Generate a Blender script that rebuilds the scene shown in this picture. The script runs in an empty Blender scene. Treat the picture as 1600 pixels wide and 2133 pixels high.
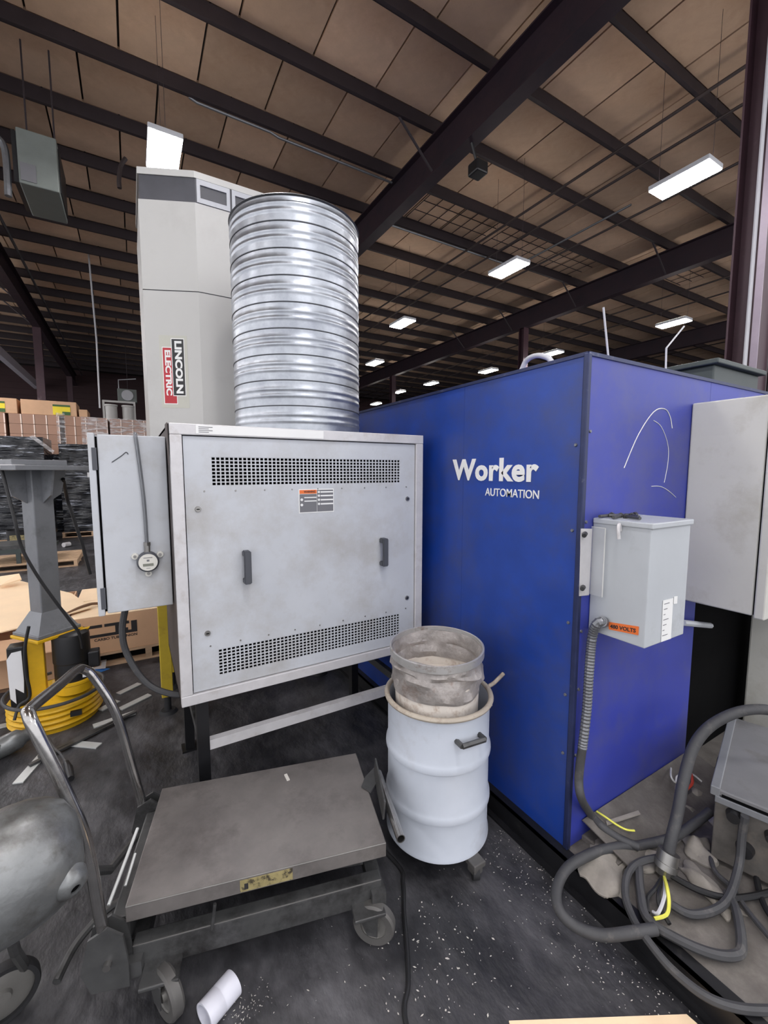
import bpy, bmesh, math, random
from mathutils import Vector, Matrix
random.seed(7)
SC = bpy.context.scene
COL = SC.collection
R = math.radians

# ------------------------------------------------------------------ camera
F_PX, PITCH, YAW, CAM_H = 890.0, 5.45, 30.4, 1.65
cd = bpy.data.cameras.new('camera'); cam = bpy.data.objects.new('camera', cd); COL.objects.link(cam)
cd.sensor_fit = 'VERTICAL'; cd.sensor_height = 36.0; cd.lens = F_PX / 2133.0 * 36.0
cd.clip_start = 0.05; cd.clip_end = 200
cam.location = (0, 0, CAM_H); cam.rotation_euler = (R(90 - PITCH), 0, R(-YAW))
SC.camera = cam

# ------------------------------------------------------------------ world, exposure
wd = bpy.data.worlds.new('World'); SC.world = wd; wd.use_nodes = True
bg = wd.node_tree.nodes['Background']; bg.inputs[0].default_value = (0.90, 0.90, 0.94, 1); bg.inputs[1].default_value = 1.85
SC.view_settings.view_transform = 'Standard'; SC.view_settings.look = 'None'
SC.view_settings.gamma = 1.0; SC.view_settings.use_curve_mapping = False
SC.view_settings.exposure = 0.0
LAMP_STRENGTH = 78.0; FILL_UPLIGHT = 9.0

# ------------------------------------------------------------------ materials
MATS = {}
def lin(c):
    return tuple(((v / 255) / 12.92 if v / 255 <= .04045 else ((v / 255 + .055) / 1.055) ** 2.4) for v in c)
def mat(name, rgb, rough=.6, metal=0.0, var=.12, scale=6.0, bump=0.0, bscale=40.0, rgb2=None, lo=.45, hi=.65, stretch=(1, 1, 1),
        rnd=0.0, spec=.5, alpha=1.0, emit=0.0, trans=0.0, rvar=.1, dscale=3.0):
    m = bpy.data.materials.new(name); m.use_nodes = True; nt = m.node_tree; N = nt.nodes; L = nt.links
    b = N['Principled BSDF']
    c = lin(rgb)
    tc = N.new('ShaderNodeTexCoord'); mp = N.new('ShaderNodeMapping'); mp.inputs['Scale'].default_value = stretch
    L.new(tc.outputs['Object'], mp.inputs[0])
    nz = N.new('ShaderNodeTexNoise'); nz.inputs['Scale'].default_value = scale; nz.inputs['Detail'].default_value = 6; nz.inputs['Roughness'].default_value = .65
    L.new(mp.outputs[0], nz.inputs['Vector'])
    rp = N.new('ShaderNodeValToRGB')
    rp.color_ramp.elements[0].position = .3; rp.color_ramp.elements[1].position = .7
    a = max(0, 1 - var); z = 1 + var
    rp.color_ramp.elements[0].color = (c[0] * a, c[1] * a, c[2] * a, 1); rp.color_ramp.elements[1].color = (min(1, c[0] * z), min(1, c[1] * z), min(1, c[2] * z), 1)
    L.new(nz.outputs[0], rp.inputs[0]); out = rp.outputs[0]
    if rgb2 is not None:
        c2 = lin(rgb2)
        n2 = N.new('ShaderNodeTexNoise'); n2.inputs['Scale'].default_value = dscale; n2.inputs['Detail'].default_value = 8; n2.inputs['Roughness'].default_value = .7
        L.new(mp.outputs[0], n2.inputs['Vector'])
        r2 = N.new('ShaderNodeValToRGB'); r2.color_ramp.elements[0].position = lo; r2.color_ramp.elements[1].position = hi
        L.new(n2.outputs[0], r2.inputs[0])
        mx = N.new('ShaderNodeMixRGB'); L.new(r2.outputs[0], mx.inputs[0]); L.new(out, mx.inputs[1]); mx.inputs[2].default_value = (*c2, 1); out = mx.outputs[0]
    if rnd:
        oi = N.new('ShaderNodeObjectInfo'); hv = N.new('ShaderNodeHueSaturation'); mr = N.new('ShaderNodeMapRange')
        mr.inputs[3].default_value = 1 - rnd; mr.inputs[4].default_value = 1 + rnd
        L.new(oi.outputs['Random'], mr.inputs[0]); L.new(mr.outputs[0], hv.inputs['Value']); L.new(out, hv.inputs['Color']); out = hv.outputs[0]
    L.new(out, b.inputs['Base Color'])
    b.inputs['Metallic'].default_value = metal; b.inputs['Specular IOR Level'].default_value = spec
    mr = N.new('ShaderNodeMapRange'); mr.inputs[3].default_value = max(.03, rough - rvar); mr.inputs[4].default_value = min(1, rough + rvar)
    L.new(nz.outputs[0], mr.inputs[0]); L.new(mr.outputs[0], b.inputs['Roughness'])
    if bump:
        n3 = N.new('ShaderNodeTexNoise'); n3.inputs['Scale'].default_value = bscale; n3.inputs['Detail'].default_value = 4
        L.new(mp.outputs[0], n3.inputs['Vector'])
        bp = N.new('ShaderNodeBump'); bp.inputs['Strength'].default_value = bump; bp.inputs['Distance'].default_value = .02
        L.new(n3.outputs[0], bp.inputs['Height']); L.new(bp.outputs[0], b.inputs['Normal'])
    if alpha < 1: b.inputs['Alpha'].default_value = alpha
    if emit: b.inputs['Emission Color'].default_value = (*c, 1); b.inputs['Emission Strength'].default_value = emit
    MATS[name] = m
    return m
mat('floor', (80, 79, 82), .48, var=.55, scale=7, bump=.6, bscale=16, rgb2=(36, 36, 39), lo=.36, hi=.60, dscale=2.4, rvar=.25, stretch=(1, .6, 1))
mat('platform', (108, 103, 98), .75, var=.22, scale=14, rgb2=(80, 75, 70), lo=.42, hi=.70, dscale=5, bump=.12, bscale=60)
mat('black_steel', (24, 24, 27), .45, metal=.2, var=.3, rgb2=(62, 60, 58), lo=.6, hi=.8, dscale=8)
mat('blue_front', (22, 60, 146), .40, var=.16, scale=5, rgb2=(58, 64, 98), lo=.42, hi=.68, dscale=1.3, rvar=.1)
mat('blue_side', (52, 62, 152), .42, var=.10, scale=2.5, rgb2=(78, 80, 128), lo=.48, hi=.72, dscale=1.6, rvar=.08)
mat('blue_trim', (40, 48, 84), .4, metal=.3, var=.3, rgb2=(120, 122, 130), lo=.6, hi=.75, dscale=12)
mat('white_vinyl', (226, 226, 224), .5, var=.05)
mat('grey_paint', (187, 190, 195), .40, var=.06, scale=3, rgb2=(168, 166, 164), lo=.46, hi=.70, dscale=2.6, rvar=.14)
mat('trim_white', (200, 198, 199), .45, metal=.15, var=.08, scale=12, rgb2=(178, 172, 168), lo=.55, hi=.75, dscale=9)
mat('shaded_side', (74, 66, 64), .6, var=.2)  # darker than the cabinet grey: shadow on its left side put into the colour
mat('interior', (5, 5, 6), .9, var=.1, spec=.1)
mat('tower', (184, 183, 180), .38, var=.03, scale=2, rgb2=(172, 170, 167), lo=.55, hi=.8, dscale=1.5)
mat('tower_band', (70, 70, 76), .45, var=.15)
mat('tower_window', (176, 178, 184), .4, var=.06)
mat('galv', (172, 176, 182), .36, metal=.85, var=.12, scale=22, rvar=.12, rgb2=(138, 142, 150), lo=.4, hi=.7, dscale=4)
mat('galv_seam', (70, 72, 76), .5, metal=.6, var=.2)
mat('handle_grey', (72, 74, 80), .5, var=.06)
mat('screw', (150, 148, 145), .35, metal=.9, var=.1)
mat('sticker_black', (28, 28, 30), .45, var=.05)
mat('sticker_red', (176, 32, 44), .45, var=.05)
mat('sticker_white', (228, 228, 226), .5, var=.03)
mat('sticker_clear', (184, 183, 172), .4, var=.03)
mat('sticker_grey', (110, 110, 114), .5, var=.05)
mat('sticker_orange', (226, 112, 48), .5, var=.08)
mat('sticker_yellow', (236, 214, 40), .5, var=.06)
mat('sticker_green', (54, 92, 44), .5, var=.1)
mat('lcd', (120, 122, 112), .3, var=.05)
mat('meter', (208, 206, 198), .4, var=.03)
mat('conduit', (120, 122, 126), .4, metal=.6, var=.12, scale=20)
mat('drum', (188, 194, 204), .38, var=.06, scale=3, rgb2=(160, 160, 164), lo=.55, hi=.8, dscale=3)
mat('drum_rim', (170, 160, 146), .5, var=.15, rgb2=(118, 100, 84), lo=.5, hi=.72, dscale=10)
mat('drum_inner', (214, 206, 196), .5, var=.1, rgb2=(150, 120, 96), lo=.52, hi=.7, dscale=9)
mat('sleeve', (158, 152, 148), .55, metal=.25, var=.25, scale=14, rgb2=(120, 98, 84), lo=.55, hi=.72, dscale=8, bump=.5, bscale=24)
mat('ring', (180, 178, 176), .35, metal=.5, var=.15, rgb2=(130, 110, 96), lo=.55, hi=.7, dscale=10)
mat('cart_deck', (126, 121, 118), .40, metal=.4, var=.14, scale=9, rgb2=(96, 91, 88), lo=.46, hi=.70, dscale=4, rvar=.2)
mat('cart_steel', (84, 84, 84), .42, metal=.45, var=.25, scale=9, rgb2=(40, 38, 38), lo=.5, hi=.7, dscale=6)
mat('cart_handle', (168, 166, 164), .18, metal=.95, var=.2, scale=12, rgb2=(96, 76, 70), lo=.55, hi=.75, dscale=7)
mat('rubber', (36, 36, 38), .7, var=.2)
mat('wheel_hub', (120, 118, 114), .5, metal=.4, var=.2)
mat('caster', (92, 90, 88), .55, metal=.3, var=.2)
mat('tank', (124, 126, 126), .40, metal=.6, var=.15, scale=12, rgb2=(90, 88, 84), lo=.50, hi=.68, dscale=7, rvar=.15, bump=.1, bscale=30)
mat('yellow', (214, 168, 24), .45, var=.12, scale=8, rgb2=(120, 92, 40), lo=.6, hi=.78, dscale=8)
mat('yellow_leg', (190, 164, 48), .5, var=.12, rgb2=(140, 110, 50), lo=.55, hi=.8, dscale=5)
mat('stand', (122, 124, 128), .45, metal=.2, var=.12, scale=6, rgb2=(88, 88, 90), lo=.55, hi=.75, dscale=5)
mat('black_plastic', (30, 30, 32), .4, var=.15)
mat('kraft', (206, 166, 132), .8, var=.06, scale=4, rnd=.08)
mat('kraft_light', (240, 212, 176), .8, var=.05, scale=3)
mat('kraft_edge', (120, 92, 70), .85, var=.1)
mat('kraft_print', (40, 38, 40), .7, var=.1)
mat('box_brown', (168, 132, 112), .75, var=.06, scale=4, rnd=.10)
mat('box_tape', (236, 216, 202), .5, var=.05)
mat('pallet_wood', (188, 158, 128), .8, var=.2, scale=10, stretch=(1, 6, 6), rnd=.15)
mat('ceil_panel', (206, 176, 150), .9, var=.12, scale=2.5, rnd=.22, rgb2=(184, 150, 124), lo=.45, hi=.75, dscale=.9)
mat('deck_back', (30, 24, 22), .9, var=.1)
mat('purlin', (54, 46, 50), .6, metal=.2, var=.15)
mat('beam', (52, 38, 46), .55, metal=.2, var=.15, rgb2=(38, 33, 42), lo=.45, hi=.7)
mat('beam_lit', (236, 230, 240), .5, var=.06)
mat('column', (66, 44, 52), .5, metal=.2, var=.15, rgb2=(110, 96, 100), lo=.6, hi=.8, dscale=4)
mat('column_lit', (150, 138, 150), .35, metal=.4, var=.1)
mat('wall_dark', (58, 38, 40), .8, var=.15, scale=.6)
mat('heater', (112, 118, 114), .5, var=.08)
mat('pipe_dark', (70, 62, 62), .5, metal=.4, var=.15)
mat('wire_light', (190, 190, 194), .5, var=.05)
mat('cable', (62, 62, 64), .6, var=.15, scale=20, rgb2=(96, 92, 88), lo=.55, hi=.75, dscale=14)
mat('cable_black', (26, 26, 28), .55, var=.2)
mat('wire_yellow', (226, 222, 90), .5, var=.08)
mat('wire_white', (214, 214, 210), .5, var=.05)
mat('wire_red', (190, 70, 50), .5, var=.05)
mat('grey_box', (198, 197, 190), .5, var=.05, scale=2, rgb2=(170, 166, 154), lo=.5, hi=.75, dscale=3)
mat('disc_box', (178, 182, 186), .42, var=.05, scale=3, rgb2=(150, 152, 152), lo=.55, hi=.8, dscale=4)
mat('welder', (112, 112, 114), .5, metal=.1, var=.12, rgb2=(90, 86, 82), lo=.5, hi=.75, dscale=5)
mat('welder_front', (84, 80, 76), .7, var=.3, scale=14, rgb2=(98, 90, 82), lo=.5, hi=.7, dscale=12)
mat('dust_cloth', (138, 132, 124), .85, var=.15, scale=14, bump=.3, bscale=18)
mat('pvc', (214, 214, 224), .35, var=.03)
mat('chip', (206, 202, 194), .5, var=.1)
mat('bar_metal', (196, 198, 196), .4, metal=.3, var=.08)
mat('paper', (222, 222, 224), .7, var=.04)
mat('paper_blue', (76, 150, 232), .6, var=.04)
mat('dark_green', (60, 68, 66), .5, var=.1)
mat('label_gold', (150, 138, 96), .5, var=.2, scale=30, rgb2=(60, 54, 44), lo=.5, hi=.6, dscale=40)
mat('lamp_body', (200, 202, 206), .5, var=.03)
mat('black_wrap', (26, 28, 33), .14, var=.5, scale=4, bump=1.0, bscale=3.0, stretch=(.7, 1, 6), rgb2=(196, 202, 214), lo=.57, hi=.68, dscale=2.2, rvar=.08)  # pale streaks paint glints into the wrap colour
def film():
    m = bpy.data.materials.new('film'); m.use_nodes = True; nt = m.node_tree; N = nt.nodes; L = nt.links
    for n in list(N): N.remove(n)
    o = N.new('ShaderNodeOutputMaterial'); mx = N.new('ShaderNodeMixShader'); tr = N.new('ShaderNodeBsdfTransparent'); gl = N.new('ShaderNodeBsdfPrincipled')
    gl.inputs['Base Color'].default_value = (.86, .84, .85, 1); gl.inputs['Roughness'].default_value = .14
    tc = N.new('ShaderNodeTexCoord'); mp = N.new('ShaderNodeMapping'); mp.inputs['Scale'].default_value = (1, 1, 4)
    nz = N.new('ShaderNodeTexNoise'); nz.inputs['Scale'].default_value = 4; nz.inputs['Detail'].default_value = 5
    bp = N.new('ShaderNodeBump'); bp.inputs['Strength'].default_value = 1; bp.inputs['Distance'].default_value = .05
    rp = N.new('ShaderNodeValToRGB'); rp.color_ramp.elements[0].position = .45; rp.color_ramp.elements[1].position = .72
    rp.color_ramp.elements[0].color = (.16, .16, .16, 1); rp.color_ramp.elements[1].color = (.85, .85, .85, 1)  # pale opaque streaks stand in for glare on the wrinkled film
    L.new(tc.outputs['Object'], mp.inputs[0]); L.new(mp.outputs[0], nz.inputs['Vector']); L.new(nz.outputs[0], bp.inputs['Height']); L.new(bp.outputs[0], gl.inputs['Normal'])
    L.new(nz.outputs[0], rp.inputs[0]); L.new(rp.outputs[0], mx.inputs[0]); L.new(tr.outputs[0], mx.inputs[1]); L.new(gl.outputs[0], mx.inputs[2]); L.new(mx.outputs[0], o.inputs[0])
    MATS['film'] = m
film()
def clear():
    m = mat('clear_plastic', (220, 222, 226), .1, var=.02, alpha=.22)
clear()
def lampmat():
    m = bpy.data.materials.new('lamp_glow'); m.use_nodes = True; b = m.node_tree.nodes['Principled BSDF']
    tc = m.node_tree.nodes.new('ShaderNodeTexCoord'); b.inputs['Base Color'].default_value = (.9, .9, .9, 1)
    b.inputs['Emission Color'].default_value = (1.0, .97, .98, 1); b.inputs['Emission Strength'].default_value = LAMP_STRENGTH
    MATS['lamp_glow'] = m
    u = m.copy(); u.node_tree.nodes['Principled BSDF'].inputs['Emission Strength'].default_value = FILL_UPLIGHT; u.node_tree.nodes['Principled BSDF'].inputs['Emission Color'].default_value = (1.0, .93, .86, 1); MATS['added_up_glow'] = u
lampmat()

# ------------------------------------------------------------------ mesh helpers
def B(): return bmesh.new()
def box(bm, x0, x1, y0, y1, z0, z1):
    g = bmesh.ops.create_cube(bm, size=1.0)
    bmesh.ops.scale(bm, vec=(x1 - x0, y1 - y0, z1 - z0), verts=g['verts']); bmesh.ops.translate(bm, vec=((x0 + x1) / 2, (y0 + y1) / 2, (z0 + z1) / 2), verts=g['verts'])
    return bm
def bb(x0, x1, y0, y1, z0, z1, bev=0.0):
    bm = B(); box(bm, x0, x1, y0, y1, z0, z1)
    if bev: bmesh.ops.bevel(bm, geom=bm.edges[:], offset=bev, segments=2, affect='EDGES', profile=.5)
    return bm
def cyl(bm, p0, p1, r0, r1=None, seg=24, cap=True):
    p0 = Vector(p0); p1 = Vector(p1); d = p1 - p0; r1 = r0 if r1 is None else r1
    g = bmesh.ops.create_cone(bm, cap_ends=cap, cap_tris=False, segments=seg, radius1=r0, radius2=r1, depth=d.length)
    M = Matrix.Translation((p0 + p1) / 2) @ d.to_track_quat('Z', 'Y').to_matrix().to_4x4()
    bmesh.ops.transform(bm, matrix=M, verts=g['verts']); return bm
def cy(p0, p1, r0, r1=None, seg=24, cap=True): return cyl(B(), p0, p1, r0, r1, seg, cap)
def lathe(prof, seg=48, c=(0, 0), bm=None, wob=None, a0=0, a1=None):
    bm = bm or B(); rows = []
    for i, (r, z) in enumerate(prof):
        row = []
        for k in range(seg):
            a = 2 * math.pi * k / seg; rr, zz = r, z
            if wob: rr, zz = wob(i, a, r, z)
            row.append(bm.verts.new((c[0] + rr * math.cos(a), c[1] + rr * math.sin(a), zz)))
        rows.append(row)
    for i in range(len(rows) - 1):
        for k in range(seg):
            k2 = (k + 1) % seg
            bm.faces.new((rows[i][k], rows[i][k2], rows[i + 1][k2], rows[i + 1][k]))
    return bm
def smooth_path(pts, n=8):
    P_ = [Vector(p) for p in pts]; out = []
    for i in range(len(P_) - 1):
        a = P_[max(i - 1, 0)]; b = P_[i]; c = P_[i + 1]; d = P_[min(i + 2, len(P_) - 1)]
        for k in range(n):
            t = k / n
            out.append(.5 * ((2 * b) + (c - a) * t + (2 * a - 5 * b + 4 * c - d) * t * t + (3 * b - a - 3 * c + d) * t ** 3))
    out.append(P_[-1]); return out
def tube(pts, r, seg=8, bm=None, n=8, smooth=True, ribs=None):
    bm = bm or B(); path = smooth_path(pts, n) if smooth else [Vector(p) for p in pts]
    up = None; rows = []
    for i, p in enumerate(path):
        t = (path[min(i + 1, len(path) - 1)] - path[max(i - 1, 0)]).normalized()
        if up is None: up = t.orthogonal().normalized()
        else:
            up = (up - t * up.dot(t)); up = up.normalized() if up.length > 1e-6 else t.orthogonal().normalized()
        s = t.cross(up); rr = r if not ribs else r * (1 + ribs * (1 if i % 2 else -1))
        rows.append([bm.verts.new(p + up * (rr * math.cos(2 * math.pi * k / seg)) + s * (rr * math.sin(2 * math.pi * k / seg))) for k in range(seg)])
    for i in range(len(rows) - 1):
        for k in range(seg):
            bm.faces.new((rows[i][k], rows[i][(k + 1) % seg], rows[i + 1][(k + 1) % seg], rows[i + 1][k]))
    bm.faces.new(rows[0][::-1]); bm.faces.new(rows[-1]); return bm
def resample(pts, step):
    q = smooth_path(pts, 24); out = [q[0]]; acc = 0
    for a, b in zip(q, q[1:]):
        acc += (b - a).length
        if acc >= step: out.append(b); acc = 0
    return out
def prism(poly, z0, z1, bm=None):
    bm = bm or B(); lo = [bm.verts.new((x, y, z0)) for x, y in poly]; hi = [bm.verts.new((x, y, z1)) for x, y in poly]
    bm.faces.new(lo[::-1]); bm.faces.new(hi); n = len(poly)
    for i in range(n): bm.faces.new((lo[i], lo[(i + 1) % n], hi[(i + 1) % n], hi[i]))
    bmesh.ops.recalc_face_normals(bm, faces=bm.faces[:]); return bm
def slab(pts, off, bm=None):
    """a polygon of 3-D points given a thickness along the vector off"""
    bm = bm or B(); off = Vector(off); lo = [bm.verts.new(Vector(p)) for p in pts]; hi = [bm.verts.new(Vector(p) + off) for p in pts]
    bm.faces.new(lo[::-1]); bm.faces.new(hi); n = len(pts)
    for i in range(n): bm.faces.new((lo[i], lo[(i + 1) % n], hi[(i + 1) % n], hi[i]))
    bmesh.ops.recalc_face_normals(bm, faces=bm.faces[:]); return bm
def xform(bm, M): bmesh.ops.transform(bm, matrix=M, verts=bm.verts[:]); return bm

def tag(o, label=None, cat=None, group=None, kind=None):
    if label: o['label'] = label
    if cat: o['category'] = cat
    if group: o['group'] = group
    if kind: o['kind'] = kind
    return o
def thing(name, label, cat, loc=(0, 0, 0), rz=0.0, group=None, kind=None):
    o = bpy.data.objects.new(name, None); COL.objects.link(o); o.location = loc; o.rotation_euler = (0, 0, rz); o.empty_display_size = .1
    o['_m'] = [v for row in (Matrix.Translation(loc) @ Matrix.Rotation(rz, 4, 'Z')) for v in row]
    return tag(o, label, cat, group, kind)
def rootmat(p):
    while p.parent: p = p.parent
    if '_m' in p: v = list(p['_m']); return Matrix([v[0:4], v[4:8], v[8:12], v[12:16]])
    return Matrix.Identity(4)
def mk(name, bm, m, parent=None, W=True, sm=False, label=None, cat=None, group=None, kind=None, origin=None):
    """one mesh object; W: the coordinates are world ones and get moved into the parent's frame"""
    if parent is not None and W: xform(bm, rootmat(parent).inverted())
    if origin is not None: xform(bm, Matrix.Translation(-Vector(origin)))
    me = bpy.data.meshes.new(name); bm.to_mesh(me); bm.free()
    me.materials.append(MATS[m] if isinstance(m, str) else m)
    if sm:
        me.polygons.foreach_set('use_smooth', [True] * len(me.polygons))
        try: me.set_sharp_from_angle(angle=R(38))
        except Exception: pass
    o = bpy.data.objects.new(name, me); COL.objects.link(o)
    if parent is not None: o.parent = parent
    if origin is not None: o.location = origin
    return tag(o, label, cat, group, kind)
def inst(src, loc, parent=None, rz=0.0, scale=None):
    o = src.copy(); COL.objects.link(o); o.location = loc; o.rotation_euler = (0, 0, rz)
    if parent is not None: o.parent = parent
    if scale: o.scale = scale
    return o
def copy_tree(o, loc, rz=0.0, label=None, group=None):
    r = o.copy(); COL.objects.link(r); r.location = loc; r.rotation_euler = (0, 0, rz)
    if label: r['label'] = label
    if group: r['group'] = group
    for ch in list(o.children):
        c = ch.copy(); COL.objects.link(c); c.parent = r
        for g in list(ch.children):
            d = g.copy(); COL.objects.link(d); d.parent = c
    return r
def lettering(name, body, size, M, m, parent, depth=.0015, bold=0.0, width=None, spacing=1.0, align='LEFT', shear=0.0):
    """text as a mesh: local x to the right, y up, then matrix M (world)"""
    cu = bpy.data.curves.new(name, 'FONT'); cu.body = body; cu.size = size; cu.extrude = depth; cu.offset = bold; cu.space_character = spacing; cu.shear = shear; cu.resolution_u = 4
    to = bpy.data.objects.new('tmp', cu); COL.objects.link(to)
    dg = bpy.context.evaluated_depsgraph_get(); me = bpy.data.meshes.new_from_object(to.evaluated_get(dg))
    COL.objects.unlink(to); bpy.data.objects.remove(to)
    bm = B(); bm.from_mesh(me); bpy.data.meshes.remove(me)
    xs = [v.co.x for v in bm.verts]; ys = [v.co.y for v in bm.verts]
    if width:
        k = width / (max(xs) - min(xs))
        for v in bm.verts: v.co.x = (v.co.x - min(xs)) * k; v.co.y -= min(ys)
    xform(bm, M); return mk(name, bm, m, parent)
def frame(o, ex, ey):
    ex = Vector(ex).normalized(); ey = Vector(ey).normalized(); ez = ex.cross(ey)
    return Matrix(((ex.x, ey.x, ez.x, o[0]), (ex.y, ey.y, ez.y, o[1]), (ex.z, ey.z, ez.z, o[2]), (0, 0, 0, 1)))

# ================================================================== THE SETTING
mk('floor', bb(-16, 30, -8, 34, -.1, 0), 'floor', kind='structure')
wb = mk('wall_back', bb(-16, 30, 28, 28.2, 0, 7.2), 'wall_dark', kind='structure')
rib = mk('wall_rib', bb(-16, 30, 27.95, 28, -.04, .04), 'wall_dark', wb, origin=(0, 0, 0)); rib.location = (0, 0, .4)
for k in range(1, 22): inst(rib, (0, 0, .4 + k * .3), wb)
mk('wall_right', bb(29.8, 30, -8, 28, 0, 7.2), 'wall_dark', kind='structure')

# ceiling: backing deck, board by board, purlins, beams
DECK_Z, PY0, PDY = 6.87, 3.27, 1.145
ceil = mk('ceiling', bb(-9, 30, -1.6, 28.2, DECK_Z + .05, DECK_Z + .15), 'deck_back', kind='structure')
pan_me = None; panels = []
for k in range(-4, 21):
    y = PY0 + PDY * (k + .5); x = -9 + random.random() * 1.0
    while x < 29:
        panels.append((x + .45, y)); x += .905
def vis(p):
    dx, dy, dz = p[0], p[1], DECK_Z - CAM_H
    fx, fy = math.sin(R(YAW)), math.cos(R(YAW)); d = dx * fx + dy * fy; s = dx * fy - dy * fx
    dd = d * math.cos(R(PITCH)) - dz * math.sin(R(PITCH)); u = dz * math.cos(R(PITCH)) + d * math.sin(R(PITCH))
    if dd < .5: return 99
    px, py = abs(s / dd), u / dd
    return dd if px < 1.0 and py < 1.35 else 90 + dd
panels.sort(key=vis)
p0 = mk('roof_panel', bb(-.44, .44, -PDY / 2 + .012, PDY / 2 - .012, 0, .045), 'ceil_panel', ceil, W=False)
p0.location = (*panels[0], DECK_Z)
for x, y in panels[1:298]: inst(p0, (x, y, DECK_Z), ceil)
bm = B()
for x, y in panels[298:]: box(bm, x - .44, x + .44, y - PDY / 2 + .012, y + PDY / 2 - .012, DECK_Z, DECK_Z + .045)
mk('roof_panel_field', bm, 'ceil_panel', ceil, kind='stuff')
def purlin_bm():
    bm = B(); box(bm, -9, 30, -.006, .006, 0, .215); box(bm, -9, 30, -.05, .006, 0, .012); box(bm, -9, 30, -.006, .05, .203, .215); return bm
pu = mk('purlin', purlin_bm(), 'purlin', ceil, W=False); pu.location = (0, PY0 - PDY * 4, 6.65)
for k in range(-3, 21): inst(pu, (0, PY0 + PDY * k, 6.65), ceil)
def ibeam(h, w, y0, y1, t=.02):
    bm = B(); box(bm, -w / 2, w / 2, y0, y1, 0, t); box(bm, -w / 2, w / 2, y0, y1, h - t, h); box(bm, -t / 2, t / 2, y0, y1, t, h - t); return bm
rb = mk('roof_beam', ibeam(.55, .2, -1.6, 28), 'beam', ceil, W=False); rb.location = (4.2, 0, 6.1)
for x in (-2.35, 10.8, 17.4, 24): inst(rb, (x, 0, 6.1), ceil)
# knee braces from beam to purlin
kb = mk('brace', tube([(-.6, 0, .42), (0, 0, -.12)], .02, 6, smooth=False), 'purlin', ceil, W=False); kb.location = (4.1, PY0 + PDY * 2, 6.25)
for x, k in ((10.7, 2), (10.7, 4), (10.7, 6), (10.7, 8), (-2.45, 8), (-2.45, 10), (-2.45, 12)): inst(kb, (x, PY0 + PDY * k, 6.25), ceil)
# sprinkler pipes and conduits under the deck
pp = mk('sprinkler_pipe', tube([(0, -1.6, 0), (0, 28, 0)], .022, 8, smooth=False), 'pipe_dark', ceil, W=False); pp.location = (6.6, 0, 6.5)
for x, z in ((7.35, 6.58), (8.6, 6.56), (13.1, 6.5), (14.2, 6.5), (19.5, 6.5)): inst(pp, (x, 0, z), ceil)
cp = mk('conduit_pipe', tube([(.9, 6.72, 6.66), (1.0, 6.72, 6.63), (2.0, 6.72, 6.63), (2.12, 6.72, 6.60), (4.1, 6.72, 6.60)], .018, 8, smooth=False), 'conduit', ceil)
cp2 = mk('conduit_pipe', tube([(4.3, 7.85, 6.62), (8.2, 7.85, 6.62), (8.3, 7.75, 6.62), (8.3, 5.0, 6.62)], .02, 8, smooth=False), 'conduit', ceil)
# wire netting that holds the insulation up
for (x0, x1, y0, y1) in ((7.2, 10.4, 6.9, 7.8), (5.1, 7.0, 6.85, 7.8), (11.2, 13.5, 5.75, 6.6)):
    bm = B(); n = int((x1 - x0) / .3)
    for i in range(n + 1): box(bm, x0 + i * .3 - .006, x0 + i * .3 + .006, y0, y1, 6.84, 6.85)
    for j in range(4): box(bm, x0, x1, y0 + j * (y1 - y0) / 3 - .006, y0 + j * (y1 - y0) / 3 + .006, 6.835, 6.845)
    mk('wire_netting', bm, 'purlin', ceil)
# smooth girder in the far bay, white light painted in as pale lavender
mk('lit_girder', bb(-4.05, -3.85, 19.5, 27.9, 5.78, 6.1), 'beam_lit', ceil)
mk('tie_rod', tube([(-2.0, 3, 6.62), (-2.0, 27.5, 6.62)], .03, 8, smooth=False), 'conduit', ceil)

def column(x, y, label, h=6.1, w=.21, name='steel_column'):
    t = thing(name, label, 'column', (x, y, 0), 0, 'red-brown roof columns')
    bm = B(); box(bm, -w / 2, w / 2, -w / 2, -w / 2 + .014, .02, h); box(bm, -w / 2, w / 2, w / 2 - .014, w / 2, .02, h); box(bm, -.007, .007, -w / 2 + .014, w / 2 - .014, .02, h)
    mk('shaft', bm, 'column', t, W=False)
    mk('base_plate', bb(-.18, .18, -.18, .18, 0, .02), 'column', t, W=False)
    return t
c1 = column(4.2, 1.54, 'tall red-brown steel column rising beside the blue enclosure')
mk('conduit', tube([(.10, -.13, .3), (.10, -.13, 6.0)], .016, 8, smooth=False), 'conduit', c1, W=False)
mk('lit_edge_strip', bb(-.113, -.106, -.108, -.062, .1, 6.0), 'column_lit', c1, W=False)  # pale strip painting the light on the flange edge
mk('conduit', tube([(-.125, -.04, .3), (-.125, -.04, 6.0)], .014, 8, smooth=False), 'wire_light', c1, W=False)
mk('conduit_strap', bb(.075, .125, -.15, -.11, 3.0, 3.03), 'screw', c1, W=False)
column(10.8, 9.75, 'red-brown column above the blue enclosure edge, by the curved grey hose')
column(10.8, 17.6, 'thin far column between the duct and the row of far lamps')
column(-2.35, 17.4, 'dark column standing behind the stacked cartons at far left')
column(-2.35, 25.4, 'farthest dark column near the back wall')

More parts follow.
